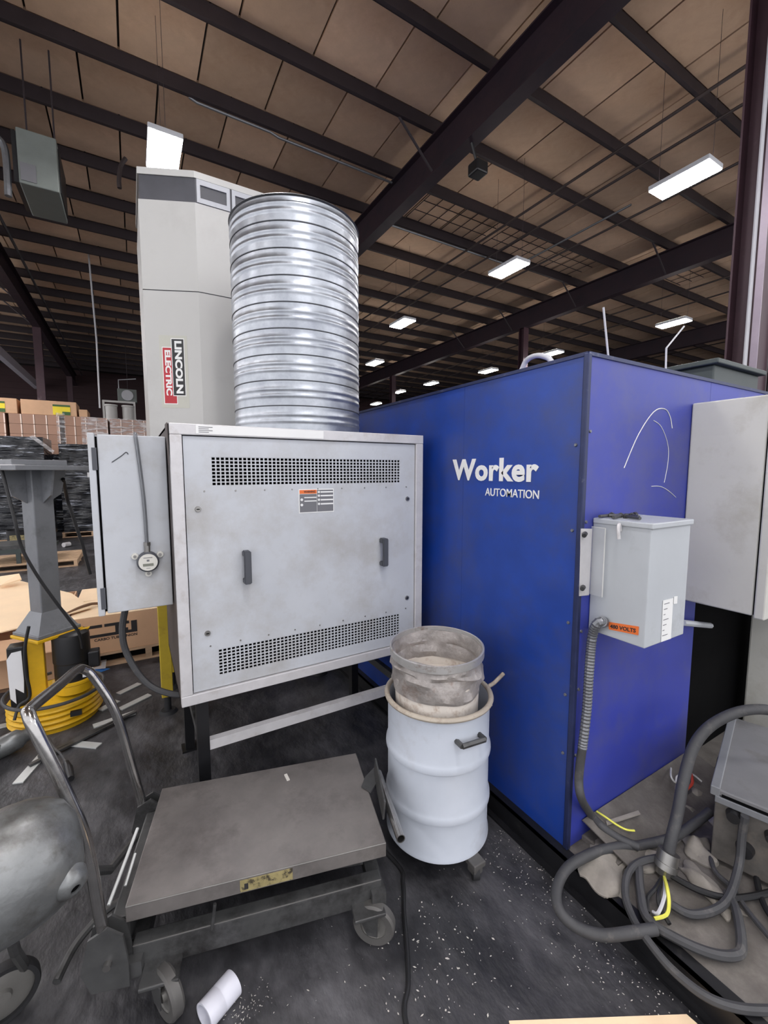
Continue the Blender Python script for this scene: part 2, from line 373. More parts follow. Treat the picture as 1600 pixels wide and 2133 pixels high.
# ------------------------------------------------------------------ lamps
def lamp_proto():
    t = thing('high_bay_light', 'x', 'light', (0, 0, 5.2), 0, 'LED high bay lights')
    mk('housing', bb(-.17, .17, -.34, .34, .012, .07, .01), 'lamp_body', t, W=False)
    mk('diffuser', bb(-.16, .16, -.33, .33, 0, .012), 'lamp_glow', t, W=False)
    mk('added_uplight', bb(-.15, .15, -.32, .32, .0705, .074), 'added_up_glow', t, W=False)  # glowing panel added on top of each fixture to brighten the ceiling
    for s in (-1, 1): mk('suspension_wire', tube([(0, s * .3, .06), (0, s * .3, 1.665)], .0025, 5, smooth=False), 'purlin', t, W=False)
    return t
lamps = [((.48, 5.72), 'bright lamp just above the white tower top'), ((6.03, 2.98), 'largest lamp, long and bright, next to the red-brown column'),
         ((5.92, 5.73), 'lamp hanging halfway between the big near beam and the far beam'), ((5.82, 9.04), 'lamp hanging just past the galvanised duct top edge'),
         ((11.48, 5.71), 'lamp beyond the far beam, above the blue side wall'), ((11.19, 9.0), 'lamp peeking over the blue wall edge beside the curved hose'),
         ((11.16, 11.65), 'second lamp along the blue wall edge, past the hose'), ((10.72, 14.46), 'third lamp along the blue wall edge'),
         ((10.57, 16.65), 'fourth small lamp along the blue wall edge, by the thin column'), ((11.36, 20.2), 'farthest smallest lamp beside the duct'), ((7.1, 12.7), 'tiny lamp spot touching the duct edge')]
hidden = [(-3.4, 10.2), (-3.7, 13.4), (-4.6, 17.5), (.48, 2.9), (.48, 0), (.48, -3), (6.03, 0), (6.03, -3), (11.4, 2.9), (11.4, 0), (-5, 0), (-5, 3), (-5, 6), (-5, 9), (-5, 12), (-5, 16), (17, 6)]
lp = lamp_proto()
for i, ((x, y), lab) in enumerate(lamps):
    o = lp if i == 0 else copy_tree(lp, (x, y, 5.2))
    zz = 5.2
    if 10 < x < 11.1: zz = 1.65 + 3.55 * 11.3 / x; y *= 11.3 / x; x = 11.3
    o.location = (x, y, zz); o['label'] = lab
    for ch in o.children:
        if ch.name.startswith('suspension_wire'): ch.scale.z = (6.866 - zz) / 1.665
for x, y in hidden: copy_tree(lp, (x, y, 5.2), 0, 'LED high bay light out of view', 'LED high bay lights out of view')

# ================================================================== BLUE ENCLOSURE AND ITS PLATFORM
pf = thing('machine_platform', 'low black-edged steel platform with dusty top, under the blue enclosure', 'platform', (1.42, 0, 0))
mk('deck_plate', bb(1.452, 3.85, -.9, 4.9, .075, .095), 'platform', pf)
def channel(y0, y1):
    bm = B(); box(bm, 1.424, 1.434, y0, y1, 0, .1); box(bm, 1.424, 1.475, y0, y1, .09, .1); box(bm, 1.40, 1.475, y0, y1, 0, .012); return bm
mk('edge_channel', channel(-.9, 4.9), 'black_steel', pf)
mk('cross_member', bb(1.43, 3.85, -.9, -.85, 0, .09), 'black_steel', pf)
mk('cross_member', bb(1.43, 3.85, 4.85, 4.9, 0, .09), 'black_steel', pf)
WX, WY, TOP = 1.47, 1.018, 2.085
en = thing('welding_enclosure', 'tall blue sheet-metal enclosure with white lettering', 'enclosure', (WX, WY, .1))
f1 = mk('front_panel', bb(WX, WX + .03, WY + .002, 1.698, .1, TOP - .01), 'blue_front', en)
f2 = mk('front_panel', bb(WX + .001, WX + .03, 1.70, 3.0, .1, TOP - .01), 'blue_front', en)
mk('front_panel', bb(WX + .001, WX + .03, 3.002, 4.8, .1, TOP - .01), 'blue_front', en)
s1 = mk('side_panel', bb(WX + .002, 2.42, WY, WY + .03, .1, TOP - .01), 'blue_side', en)
mk('side_panel', bb(2.422, 3.7, WY, WY + .03, 1.0, TOP - .01), 'blue_side', en)
mk('back_panel', bb(3.67, 3.7, WY + .03, 4.8, .1, TOP - .01), 'blue_side', en)
mk('rear_panel', bb(WX, 3.7, 4.8, 4.83, .1, TOP - .01), 'blue_side', en)
mk('roof_sheet', bb(WX + .03, 3.67, WY + .03, 4.8, TOP - .05, TOP - .02), 'blue_side', en)
mk('opening_shade', bb(2.424, 3.665, WY + .04, WY + .06, .1, 1.0), 'interior', en)  # near-black sheet standing in for the shade inside the opening
mk('inner_panel', bb(2.45, 2.48, WY + .35, 4.7, .1, 2.0), 'interior', en)
mk('inner_panel', bb(2.45, 3.6, WY + .55, WY + .58, .1, 2.0), 'interior', en)
mk('corner_post', bb(WX - .008, WX + .014, WY - .008, WY + .014, .1, TOP, .004), 'blue_trim', en)
mk('top_rail', bb(WX - .006, WX + .032, WY, 4.83, TOP - .01, TOP + .004), 'blue_trim', en)
mk('top_rail', bb(WX, 3.7, WY - .006, WY + .032, TOP - .01, TOP + .004), 'blue_trim', en)
mk('ledge', bb(WX + .10, 2.5, .86, WY, .095, .115), 'platform', en)
mk('kick_plate', slab([(1.56, WY - .002, .19), (2.46, WY - .002, .19), (2.5, .80, .10), (1.60, .80, .10)], (0, -.004, .004)), 'platform', en)
rv = None
for (x, y, z) in [(WX - .001, WY + .035, z) for z in (.5, .75, 1.05, 1.42, 1.75)]:
    bm = cy((0, 0, 0), (-.005, 0, 0), .007, .005, 10)
    if rv is None: rv = mk('rivet', bm, 'conduit', en, W=False); rv.location = (x - WX, y - WY, z - .1)
    else: bm.free(); inst(rv, (x - WX, y - WY, z - .1), en)
rv2 = None
for z in (.5, .78, 1.02, 1.455, 1.8):
    if rv2 is None: rv2 = mk('rivet', cy((0, 0, 0), (0, -.005, 0), .007, .005, 10), 'conduit', en, W=False); rv2.location = (.03, 0, z - .1)
    else: inst(rv2, (.03, 0, z - .1), en)
# lettering on the front, read from -x: local x runs along -y
Mt = frame((WX - .001, 1.783, 1.603), (0, -1, 0), (0, 0, 1))
lettering('lettering', 'Worker', .142, Mt, 'white_vinyl', f1, bold=.005, width=.56, spacing=1.06)
Mt = frame((WX - .001, 1.535, 1.533), (0, -1, 0), (0, 0, 1))
lettering('lettering', 'AUTOMATION', .052, Mt, 'white_vinyl', f1, bold=.0003, width=.318)
# chalk-like scrape marks on the side
def scrape(pts, r=.0015): mk('scrape_mark', tube(pts, r, 5, n=5), 'wire_white', s1)
scrape([(1.733, 1.017, 1.663), (1.824, 1.017, 1.802), (1.93, 1.017, 1.902), (2.017, 1.017, 1.92), (2.064, 1.017, 1.89), (2.087, 1.017, 1.841)], .0022)
scrape([(1.934, 1.017, 1.866), (1.999, 1.017, 1.841), (2.059, 1.017, 1.77), (2.071, 1.017, 1.696), (2.05, 1.017, 1.6)])
scrape([(1.946, 1.017, 1.585), (2.016, 1.017, 1.583), (2.087, 1.017, 1.563), (2.159, 1.017, 1.53)])
# grey hose arching on the roof, and thin rods
h = mk('roof_hose', tube([(1.9, 1.82, 2.066), (1.9, 1.724, 2.209), (1.9, 1.692, 2.254), (1.9, 1.64, 2.268), (1.9, 1.577, 2.254), (1.9, 1.521, 2.208), (1.9, 1.48, 2.066)], .014, 10), 'wire_light', sm=True, label='curved light grey hose arching over the blue enclosure roof', cat='hose')
mk('whip_antenna', tube([(2.07, 1.3, 2.066), (1.976, 1.3, 2.428)], .005, 6, smooth=False), 'wire_light', label='thin straight white rod standing on the enclosure roof corner', cat='rod')
mk('bent_rod', tube([(2.567, 1.3, 2.13), (2.555, 1.3, 2.321), (2.727, 1.3, 2.464)], .005, 6, smooth=False), 'wire_light', label='thin bent white rod standing on the blue side wall top', cat='rod')
mk('roof_tray', bb(2.0, 2.35, 3.9, 4.75, 2.07, 2.14, .008), 'tower', label='white flat tray on the enclosure roof next to the duct', cat='tray')

# ------------------------------------------------------------------ disconnect box
db = thing('disconnect_box', 'grey electrical box with orange voltage sticker on the blue side wall', 'electrical box', (1.68, .91, 1.02))
mk('body', bb(1.543, 1.816, .797, 1.016, 1.02, 1.452, .004), 'disc_box', db)
mk('lid', bb(1.538, 1.824, .79, 1.014, 1.449, 1.47, .004), 'disc_box', db)
st = mk('voltage_sticker', slab([(1.542, 0.934, 1.077), (1.542, 0.82, 1.095), (1.542, 0.82, 1.063), (1.542, 0.929, 1.049)], (-.0015, 0, 0)), 'sticker_orange', db)
o0 = Vector((1.542, 0.925, 1.052)); ex = Vector((1.542, 0.822, 1.066)) - o0
lettering('lettering', '480 VOLTS', .02, frame(o0 + Vector((-.0018, 0, .004)), ex, (0, 0, 1)), 'kraft_print', st, depth=.0005, bold=.0006, width=ex.length * .93)
lb = mk('rating_label', slab([(1.645, 0.796, 1.181), (1.716, 0.796, 1.179), (1.718, 0.796, 1.023), (1.65, 0.796, 1.024)], (0, -.0012, 0)), 'sticker_white', db)
for k in range(7):
    z = 1.165 - k * .02; mk('print_line', bb(1.654, 1.690 - (k % 3) * .012, .7942, .7948, z, z + .0025), 'sticker_grey', lb)
mk('approval_label', slab([(1.722, 0.796, 1.184), (1.747, 0.796, 1.182), (1.747, 0.796, 1.154), (1.722, 0.796, 1.156)], (0, -.0012, 0)), 'sticker_white', db)
bk = mk('mounting_bracket', slab([(1.462, 1.012, 1.433), (1.528, 1.012, 1.428), (1.526, 1.012, 1.165), (1.466, 1.012, 1.17)], (0, -.004, 0)), 'trim_white', db)
for u, v in ((1219, 1112), (1215, 1223)):
    pass
mk('bolt', cy((1.481, 1.006, 1.412), (1.445, 0.985, 1.41), .010, .008, 8), 'black_plastic', bk)
mk('bolt', cy((1.484, 1.006, 1.203), (1.448, 0.985, 1.206), .010, .008, 8), 'black_plastic', bk)
gd = mk('clear_guard', bb(1.526, 1.53, .955, 1.01, 1.17, 1.435), 'clear_plastic', db)
mk('guard_edge', bb(1.5255, 1.5305, .954, .9555, 1.17, 1.435), 'wire_white', gd)
mk('guard_edge', bb(1.5255, 1.5305, .955, 1.01, 1.435, 1.4365), 'wire_white', gd)
mk('hook', tube([(1.54, .905, 1.43), (1.535, .905, 1.453), (1.52, .90, 1.456), (1.512, .896, 1.44), (1.512, .892, 1.405)], .006, 6), 'trim_white', db)
for k, (dx, dy, a, l) in enumerate(((.03, .10, .3, .10), (.05, .05, 1.2, .07), (.09, .12, -.3, .12), (.10, .07, .9, .06), (.02, .14, .1, .09))):
    c = Vector((1.56 + dx, .85 + dy, 1.478)); d = Vector((math.cos(a), math.sin(a), 0)) * l / 2
    mk('loose_bolt', cyl(cyl(B(), c - d, c + d, .006, seg=8), c + d, c + d * 1.2, .011, seg=6), 'cart_steel', label=['short bolt', 'stubby bolt', 'long bolt', 'tiny bolt', 'slim bolt'][k] + ' lying on the disconnect box lid, ' + ['by its hook', 'second from the hook', 'at the back of the lid', 'nearest the grey cabinet', 'nearest the enclosure corner'][k], cat='bolt', group='bolts on the box lid')
# flexible conduit from the box down to the platform
fc = thing('flexible_conduit', 'grey ribbed conduit running down the blue side wall from the electrical box', 'conduit', (1.483, 0.99, 0.468))
mk('connector', cyl(cyl(B(), (1.542, 0.948, 1.069), (1.512, 0.945, 1.082), .017), (1.53, 0.946, 1.074), (1.515, 0.944, 1.08), .021), 'conduit', fc)
mk('ribbed_hose', tube(resample([(1.52, 0.946, 1.078), (1.505, 0.957, 1.068), (1.523, 0.985, 0.997), (1.507, 0.98, 0.866), (1.511, 0.985, 0.704), (1.494, 0.985, 0.548)], .0045), .0175, 10, smooth=False, ribs=.07), 'conduit', fc)
mk('smooth_hose', tube([(1.494, 0.985, 0.552), (1.481, 0.985, 0.431), (1.472, 0.965, 0.362), (1.605, 1.007, 0.205), (1.619, 0.961, 0.175), (1.652, 0.908, 0.15), (1.69, 0.851, 0.14)], .0165, 10), 'cable', fc, sm=True)
# ------------------------------------------------------------------ grey wall cabinet at the right
gc = thing('wall_cabinet', 'large plain grey electrical cabinet on the blue side wall, beside the sticker box', 'cabinet', (2.6, .88, 1.03))
mk('body', bb(2.25, 3.15, .735, 1.016, 1.035, 1.962, .006), 'grey_box', gc)
mk('door', bb(2.242, 3.158, .69, .728, 1.028, 1.968, .006), 'grey_box', gc)
mk('gasket', bb(2.256, 3.144, .727, .736, 1.04, 1.956), 'interior', gc)
mk('outlet_pipe', tube([(2.153, 0.95, 0.956), (2.278, 0.95, 0.926), (2.529, 0.99, 0.859)], .014, 8), 'disc_box', label='short grey pipe stub leaving the sticker box towards the dark opening', cat='pipe')
mk('support_post', bb(3.05, 3.35, .80, 1.0, .095, 1.03, .01), 'grey_box', label='dull grey pedestal under the large wall cabinet', cat='pedestal')
dg_ = thing('dark_cabinet', 'dark grey-green cabinet top behind the blue enclosure by the column', 'cabinet', (3.3, 1.6, 2.067))
mk('body', bb(3.0, 3.62, 1.25, 2.0, 2.067, 2.28, .01), 'dark_green', dg_); mk('lid', bb(2.97, 3.65, 1.22, 2.03, 2.28, 2.31, .006), 'dark_green', dg_)

# ================================================================== FAN CABINET WITH PERFORATED DOOR
CX0, CX1, CY0, CY1, CZ0, CZ1 = .135, 1.388, 1.95, 2.72, .64, 1.845
fcab = thing('fan_cabinet', 'light grey cabinet with perforated door and dark handles, on legs', 'cabinet', (.76, 2.3, 0))
mk('side_panel', bb(CX0, CX0 + .012, CY0 + .02, CY1, CZ0, CZ1), 'shaded_side', fcab)
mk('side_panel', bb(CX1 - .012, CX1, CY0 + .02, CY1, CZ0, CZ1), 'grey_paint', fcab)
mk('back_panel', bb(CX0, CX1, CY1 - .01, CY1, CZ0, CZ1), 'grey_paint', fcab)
mk('floor_panel', bb(CX0, CX1, CY0 + .02, CY1, CZ0, CZ0 + .012), 'shaded_side', fcab)
mk('top_panel', bb(CX0, CX1, CY0 - .004, CY1, CZ1 - .012, CZ1), 'trim_white', fcab)
mk('liner', bb(CX0 + .05, CX1 - .05, CY0 + .12, CY0 + .13, CZ0 + .03, CZ1 - .03), 'interior', fcab)
T = .046
mk('frame_rail', bb(CX0, CX1, CY0 - .012, CY0 + .03, CZ1 - T, CZ1, .003), 'trim_white', fcab)
mk('frame_rail', bb(CX0, CX1, CY0 - .012, CY0 + .03, CZ0, CZ0 + T, .003), 'trim_white', fcab)
mk('frame_stile', bb(CX0, CX0 + T, CY0 - .011, CY0 + .03, CZ0 + T, CZ1 - T, .003), 'trim_white', fcab)
mk('frame_stile', bb(CX1 - T, CX1, CY0 - .011, CY0 + .03, CZ0 + T, CZ1 - T, .003), 'trim_white', fcab)
DX0, DX1, DZ0, DZ1 = CX0 + T + .004, CX1 - T - .004, CZ0 + T + .004, CZ1 - T - .004
VX0, VX1 = .291, 1.244; VU0, VU1 = 1.588, 1.711; VL0, VL1 = .742, .862
bm = B()
box(bm, DX0, DX1, CY0, CY0 + .012, VU1, DZ1); box(bm, DX0, DX1, CY0, CY0 + .012, VL1, VU0); box(bm, DX0, DX1, CY0, CY0 + .012, DZ0, VL0)
for z0, z1 in ((VU0, VU1), (VL0, VL1)): box(bm, DX0, VX0, CY0, CY0 + .012, z0, z1); box(bm, VX1, DX1, CY0, CY0 + .012, z0, z1)
door = mk('door', bm, 'grey_paint', fcab)
for z0, z1 in ((VU0, VU1), (VL0, VL1)):
    bm = B(); n, r_ = 51, 8; px = (VX1 - VX0) / n; pz = (z1 - z0) / r_
    for i in range(n + 1): x = VX0 + i * px; box(bm, x - .0028, x + .0028, CY0 + .001, CY0 + .005, z0, z1)
    for j in range(r_ + 1): z = z0 + j * pz; box(bm, VX0, VX1, CY0 + .0012, CY0 + .0052, z - .0024, z + .0024)
    mk('perforated_grille', bm, 'grey_paint', door)
for hx, tilt in ((.421, 0), (1.129, 0)):
    bm = B(); y = CY0
    box(bm, hx - .016, hx + .016, y - .048, y - .034, 1.15, 1.298); box(bm, hx - .015, hx + .015, y - .036, y, 1.272, 1.298); box(bm, hx - .015, hx + .015, y - .036, y, 1.15, 1.174)
    bmesh.ops.bevel(bm, geom=bm.edges[:], offset=.004, segments=2, affect='EDGES')
    hd = mk('handle', bm, 'handle_grey', door, sm=True)
    mk('handle_screw', cy((hx, y - .05, 1.288), (hx, y - .044, 1.288), .007, seg=10), 'screw', hd) if False else None
for u, v in (((.232, 1.49)), ((.25, .945)), ((1.292, 1.50)), ((1.292, .945))):
    lk = mk('quarter_turn_lock', cy((u, CY0 + .002, v), (u, CY0 - .006, v), .013, .011, 20), 'screw', door, sm=True)
    mk('lock_slot', bb(u - .006, u + .006, CY0 - .0075, CY0 - .005, v - .002, v + .002), 'interior', lk)
sp = None
for z in (1.565, .885):
    for k in range(9):
        x = .26 + k * .128
        if sp is None: sp = mk('rivet', cy((0, 0, 0), (0, -.003, 0), .004, .003, 8), 'screw', fcab, W=False)
        else: sp = inst(sp, (0, 0, 0), fcab)
        sp.location = (x - .76, CY0 - 2.3, z)
ws = mk('warning_sticker', bb(.675, .855, CY0 - .0012, CY0 + .001, 1.45, 1.565), 'sticker_white', door)
def stp(n, x0, x1, z0, z1, m): mk(n, bb(x0, x1, CY0 - .0022, CY0 - .001, z0, z1), m, ws)
stp('sticker_field', .679, .765, 1.455, 1.541, 'sticker_grey'); stp('sticker_field', .767, .851, 1.455, 1.56, 'sticker_grey'); stp('sticker_header', .679, .765, 1.543, 1.561, 'sticker_orange')
def stq(n, x0, x1, z0, z1, m): mk(n, bb(x0, x1, CY0 - .0032, CY0 - .0021, z0, z1), m, ws)
for z in (1.546, 1.528, 1.508, 1.488): stq('sticker_line', .785, .850, z, z + .007, 'sticker_white'); mk('sticker_symbol', cy((.776, CY0 - .0021, z + .004), (.776, CY0 - .0032, z + .004), .006, seg=8), 'sticker_white', ws)
for z in (1.522, 1.505): stq('sticker_line', .702, .763, z, z + .005, 'sticker_white')
for z in (1.515, 1.49): mk('sticker_symbol', cy((.689, CY0 - .0021, z), (.689, CY0 - .0032, z), .007, seg=6), 'sticker_white', ws)
lettering('lettering', 'WARNING', .013, frame((.700, CY0 - .0024, 1.5475), (1, 0, 0), (0, 0, 1)), 'kraft_print', ws, depth=.0004, bold=.0004, width=.058)
nl = mk('name_label', bb(.235, .80, CY0 - .0135, CY0 - .011, CZ1 - .040, CZ1 - .004), 'sticker_white', fcab)
for k in range(4): mk('print_line', bb(.245, .30 - (k % 2) * .015, CY0 - .0145, CY0 - .0134, CZ1 - .013 - k * .007, CZ1 - .0105 - k * .007), 'sticker_grey', nl)
mk('lid_corner', slab([(CX0 - .004, CY0 - .01, CZ1 - .17), (CX0 - .004, CY0 - .01, CZ1), (CX0 - .004, CY0 + .09, CZ1 + .0)], (-.004, 0, 0)), 'shaded_side', fcab)
for (x, y) in ((CX0 + .06, CY0 + .03), (CX1 - .10, CY0 + .03), (CX0 + .06, CY1 - .07), (CX1 - .10, CY1 - .07)):
    lg = mk('leg', bb(x, x + .05, y, y + .05, .01, CZ0), 'black_steel', fcab); mk('foot_plate', bb(x - .02, x + .07, y - .02, y + .07, 0, .01), 'black_steel', lg)
mk('stretcher', bb(CX0 + .11, CX1 - .10, CY0 + .035, CY0 + .07, .385, .43), 'trim_white', fcab)
mk('stretcher', bb(CX0 + .11, CX1 - .10, CY1 - .06, CY1 - .025, .385, .43), 'cart_steel', fcab)
mk('stretcher', bb(CX1 - .09, CX1 - .06, CY0 + .08, CY1 - .07, .385, .43), 'cart_steel', fcab)
mk('stretcher', bb(CX0 + .07, CX0 + .10, CY0 + .08, CY1 - .07, .385, .43), 'cart_steel', fcab)

# ------------------------------------------------------------------ side electrical box with gauge
eb = thing('control_box', 'light grey control box with round gauge fixed beside the perforated cabinet', 'electrical box', (0, 2.3, 1.05))
mk('body', bb(-.118, .131, 2.10, 2.48, 1.052, 1.80, .004), 'grey_paint', eb)
mk('door', bb(-.150, -.126, 2.095, 2.485, 1.045, 1.805, .004), 'grey_paint', eb)
mk('gasket', bb(-.127, -.117, 2.11, 2.47, 1.06, 1.79), 'interior', eb)
for z in (1.70, 1.12): mk('hinge', bb(-.138, -.121, 2.092, 2.10, z - .045, z + .045), 'handle_grey', eb)
mk('mounting_arm', bb(.131, .135, 2.2, 2.4, 1.3, 1.5), 'grey_paint', eb)
mk('scratch', tube([(-0.071, 2.098, 1.687), (-0.037, 2.098, 1.713), (-0.019, 2.098, 1.729), (-0.011, 2.098, 1.721)], .0018, 5), 'handle_grey', eb)
gg = thing('pressure_gauge', 'round grey pressure gauge with three lugs on the control box', 'gauge', (.04, 2.1, 1.26))
gx, gy, gz = .04, 2.10, 1.262
mk('housing', cyl(cyl(B(), (gx, gy, gz), (gx, gy - .03, gz), .043, .043, 40), (gx, gy - .03, gz), (gx, gy - .036, gz), .043, .037, 40), 'handle_grey', gg, sm=True)
gf = mk('dial', cy((gx, gy - .036, gz), (gx, gy - .039, gz), .036, seg=40), 'meter', gg)
mk('display', bb(gx - .020, gx + .020, gy - .0405, gy - .0388, gz - .016, gz - .005), 'lcd', gf)
mk('print_line', bb(gx - .017, gx + .017, gy - .0402, gy - .0388, gz + .019, gz + .0215), 'sticker_grey', gf)
mk('print_line', bb(gx - .008, gx + .008, gy - .0402, gy - .0388, gz - .026, gz - .0245), 'sticker_grey', gf)
mk('print_mark', bb(gx - .005, gx + .005, gy - .0402, gy - .0388, gz + .004, gz + .012), 'sticker_grey', gf)
for a in (28, 152, 270):
    lx, lz = gx + .054 * math.cos(R(a)), gz + .054 * math.sin(R(a))
    lg = mk('lug', cyl(B(), (lx, gy, lz), (lx, gy - .012, lz), .013, seg=20), 'meter', gg, sm=True); mk('lug_screw', cy((lx, gy - .012, lz), (lx, gy - .016, lz), .006, seg=12), 'screw', lg)
mk('stem', cyl(cyl(B(), (gx, gy - .016, gz + .038), (gx, gy - .016, gz + .070), .012, seg=16), (gx, gy - .016, gz + .070), (gx, gy - .016, gz + .084), .015, seg=6), 'screw', gg)
mk('gauge_cable', tube([(gx, gy - .016, gz + .075), (gx - .002, gy - .016, 1.5), (gx - .008, gy - .014, 1.62), (gx - .018, gy - .010, 1.76), (gx - .022, gy - .005, 1.803), (gx - .022, gy + .03, 1.808)], .007, 8), 'conduit', label='grey cable rising from the gauge to the control box top', cat='cable', sm=True)
mk('drop_cable', tube([(-0.056, 2.25, 1.028), (-0.074, 2.25, 0.929), (-0.066, 2.25, 0.824), (-0.017, 2.22, 0.709), (0.047, 2.18, 0.64), (0.142, 2.12, 0.614), (.21, 2.1, .64)], .014, 8), 'cable', label='thick grey cable looping from under the control box to the cabinet', cat='cable', sm=True)

# ------------------------------------------------------------------ galvanised duct
DCX, DCY, DR, DZ0_, DZ1_ = .818, 2.335, .335, 1.845, 2.925
dt = thing('spiral_duct', 'large galvanised ribbed duct standing upright on the grey cabinet', 'duct', (DCX, DCY, DZ0_))
prof = []; nb = 9; h = (DZ1_ - DZ0_) / nb
for i in range(nb):
    z = DZ0_ + i * h
    prof += [(DR, z + .006), (DR, z + h * .26)]
    for c in (.40, .66):
        for d, a in ((-.09, 0), (-.045, .0024), (0, .0034), (.045, .0024), (.09, 0)): prof.append((DR + a, z + h * (c + d)))
    prof += [(DR, z + h * .88), (DR, z + h - .006)]
prof = [(DR, DZ0_)] + prof + [(DR, DZ1_), (DR - .006, DZ1_), (DR - .006, DZ0_)]
mk('wall', lathe(prof, 96, (DCX, DCY)), 'galv', dt, sm=True)
for i in range(1, nb + 1):
    z = DZ0_ + i * h - (.0 if i < nb else .035)
    mk('lock_seam', lathe([(DR - .001, z - .003), (DR + .003, z - .0022), (DR + .003, z + .0022), (DR - .001, z + .003)], 72, (DCX, DCY)), 'galv_seam', dt, sm=True)
mk('base_collar', lathe([(DR, DZ0_), (DR + .03, DZ0_), (DR + .03, DZ0_ + .004), (DR, DZ0_ + .004)], 64, (DCX, DCY)), 'galv', dt)
mk('top_rim', lathe([(DR + .001, DZ1_ - .012), (DR + .006, DZ1_ - .006), (DR + .001, DZ1_)], 72, (DCX, DCY)), 'galv_seam', dt, sm=True)

# ------------------------------------------------------------------ white filter tower
ang = R(24); LX, LY = .405, 2.95
tl = (LX - .325 * math.cos(ang), LY + .325 * math.sin(ang)); RX = 1.08; tr_ = (RX + .325 * math.cos(ang), LY + .325 * math.sin(ang))
foot = [(LX, LY), (RX, LY), tr_, (tr_[0], 3.75), (tl[0], 3.75), tl]
tw = thing('filter_tower', 'tall off-white filter tower with angled sides and a red and black badge', 'tower', (.74, 3.3, 0))
def inset(poly, d):
    cx = sum(p[0] for p in poly) / len(poly); cyy = sum(p[1] for p in poly) / len(poly)
    return [(cx + (x - cx) * (1 - d), cyy + (y - cyy) * (1 - d)) for x, y in poly]
mk('lower_section', prism(foot, .84, 2.747), 'tower', tw); mk('upper_section', prism(foot, 2.753, 3.268), 'tower', tw); mk('joint', prism(inset(foot, .012), 2.745, 2.755), 'tower_band', tw)
mk('vent_band', prism(inset(foot, .015), 3.268, 3.41), 'tower_band', tw)
mk('cap', prism(foot, 3.41, 3.448), 'tower', tw)
def window(x0, x1):
    bm = B(); y0, y1 = LY - .004, LY + .014
    box(bm, x0, x1, y0, y1, 3.272, 3.30); box(bm, x0, x1, y0, y1, 3.376, 3.406); box(bm, x0, x0 + .02, y0, y1, 3.30, 3.376); box(bm, x1 - .02, x1, y0, y1, 3.30, 3.376)
    wf = mk('vent_frame', bm, 'tower_window', tw); mk('vent_opening', bb(x0 + .02, x1 - .02, LY + .006, LY + .012, 3.30, 3.376), 'interior', wf)
for k in range(3): window(LX + .012 + k * .205, LX + .205 + k * .205)
# badge on the angled side: axes along the face and up
fe = Vector((math.cos(ang), -math.sin(ang), 0)); fn = Vector((-math.sin(ang), -math.cos(ang), 0)); o_ = Vector((tl[0], tl[1], 0))
def face_pt(s, z, d=0): return o_ + fe * s + fn * d + Vector((0, 0, z))
def face_slab(n, s0, s1, z0, z1, d0, d1, m, par, rad=0):
    return mk(n, slab([face_pt(s0, z0, d0), face_pt(s1, z0, d0), face_pt(s1, z1, d0), face_pt(s0, z1, d0)], fn * (d1 - d0)), m, par)
bd = face_slab('badge', .080, .245, 2.045, 2.485, 0, .0008, 'sticker_clear', tw)
face_slab('badge_edge', .095, .175, 2.068, 2.415, .0008, .0014, 'sticker_white', bd); face_slab('badge_edge', .150, .228, 2.118, 2.468, .0008, .0020, 'sticker_white', bd)
face_slab('red_panel', .099, .171, 2.073, 2.410, .0014, .0019, 'sticker_red', bd); face_slab('black_panel', .154, .224, 2.123, 2.463, .0020, .0025, 'sticker_black', bd)
lettering('lettering', 'LINCOLN', .054, frame(face_pt(.170, 2.452, .0028), (0, 0, -1), fe), 'sticker_white', bd, depth=.0003, bold=.0026, width=.318)
lettering('lettering', 'ELECTRIC', .045, frame(face_pt(.110, 2.396, .0022), (0, 0, -1), fe), 'sticker_white', bd, depth=.0003, bold=.002, width=.275)
for (x, y) in ((.135, 3.17), (.19, 3.55), (1.25, 3.17), (1.25, 3.55)):
    lg = mk('leg', bb(x - .035, x + .035, y - .035, y + .035, .12, .84, .004), 'yellow_leg', tw)
    mk('foot', cyl(cyl(B(), (x, y, .015), (x, y, .13), .022, seg=16), (x, y, 0), (x, y, .018), .062, .045, 24), 'rubber', lg, sm=True)
mk('leg_brace', tube([(.17, 3.2, .78), (.33, 3.2, .45)], .02, 8, smooth=False), 'yellow_leg', tw)
mk('hanging_hose', tube([(.20, 3.2, .80), (.24, 3.15, .6), (.28, 3.1, .4), (.30, 3.0, .2), (.33, 2.95, .03)], .016, 8), 'cable', label='brown-grey hose hanging beside the yellow tower leg', cat='hose', sm=True)

# ================================================================== DRUM WITH SLEEVE
QX, QY, QR = 1.112, 1.425, .222
dr = thing('steel_drum', 'pale grey steel drum with dark handle, crumpled sleeve on top, on casters', 'drum', (QX, QY, 0))
z0, z1 = .085, .685
pf_ = [(.0, z0 + .01), (QR - .02, z0 + .01), (QR - .004, z0 - .006), (QR + .004, z0), (QR + .003, z0 + .012), (QR - .002, z0 + .02)]
for zc in (.262, .475):
    pf_ += [(QR - .002, zc - .020), (QR + .001, zc - .0165), (QR + .006, zc - .013), (QR + .007, zc - .006), (QR + .006, zc + .006), (QR + .003, zc + .016), (QR - .002, zc + .026)]
pf_ += [(QR - .002, z1 - .02), (QR, z1), (QR - .008, z1), (QR - .008, z0 + .03), (0, z0 + .03)]
mk('shell', lathe(pf_, 72, (QX, QY)), 'drum', dr, sm=True)
def torus_prof(r, z, t, n=10): return [(r + t * math.cos(2 * math.pi * k / n), z + t * math.sin(2 * math.pi * k / n)) for k in range(n + 1)]
mk('rim', lathe(torus_prof(QR + .003, z1 + .004, .011), 64, (QX, QY)), 'drum_rim', dr, sm=True)
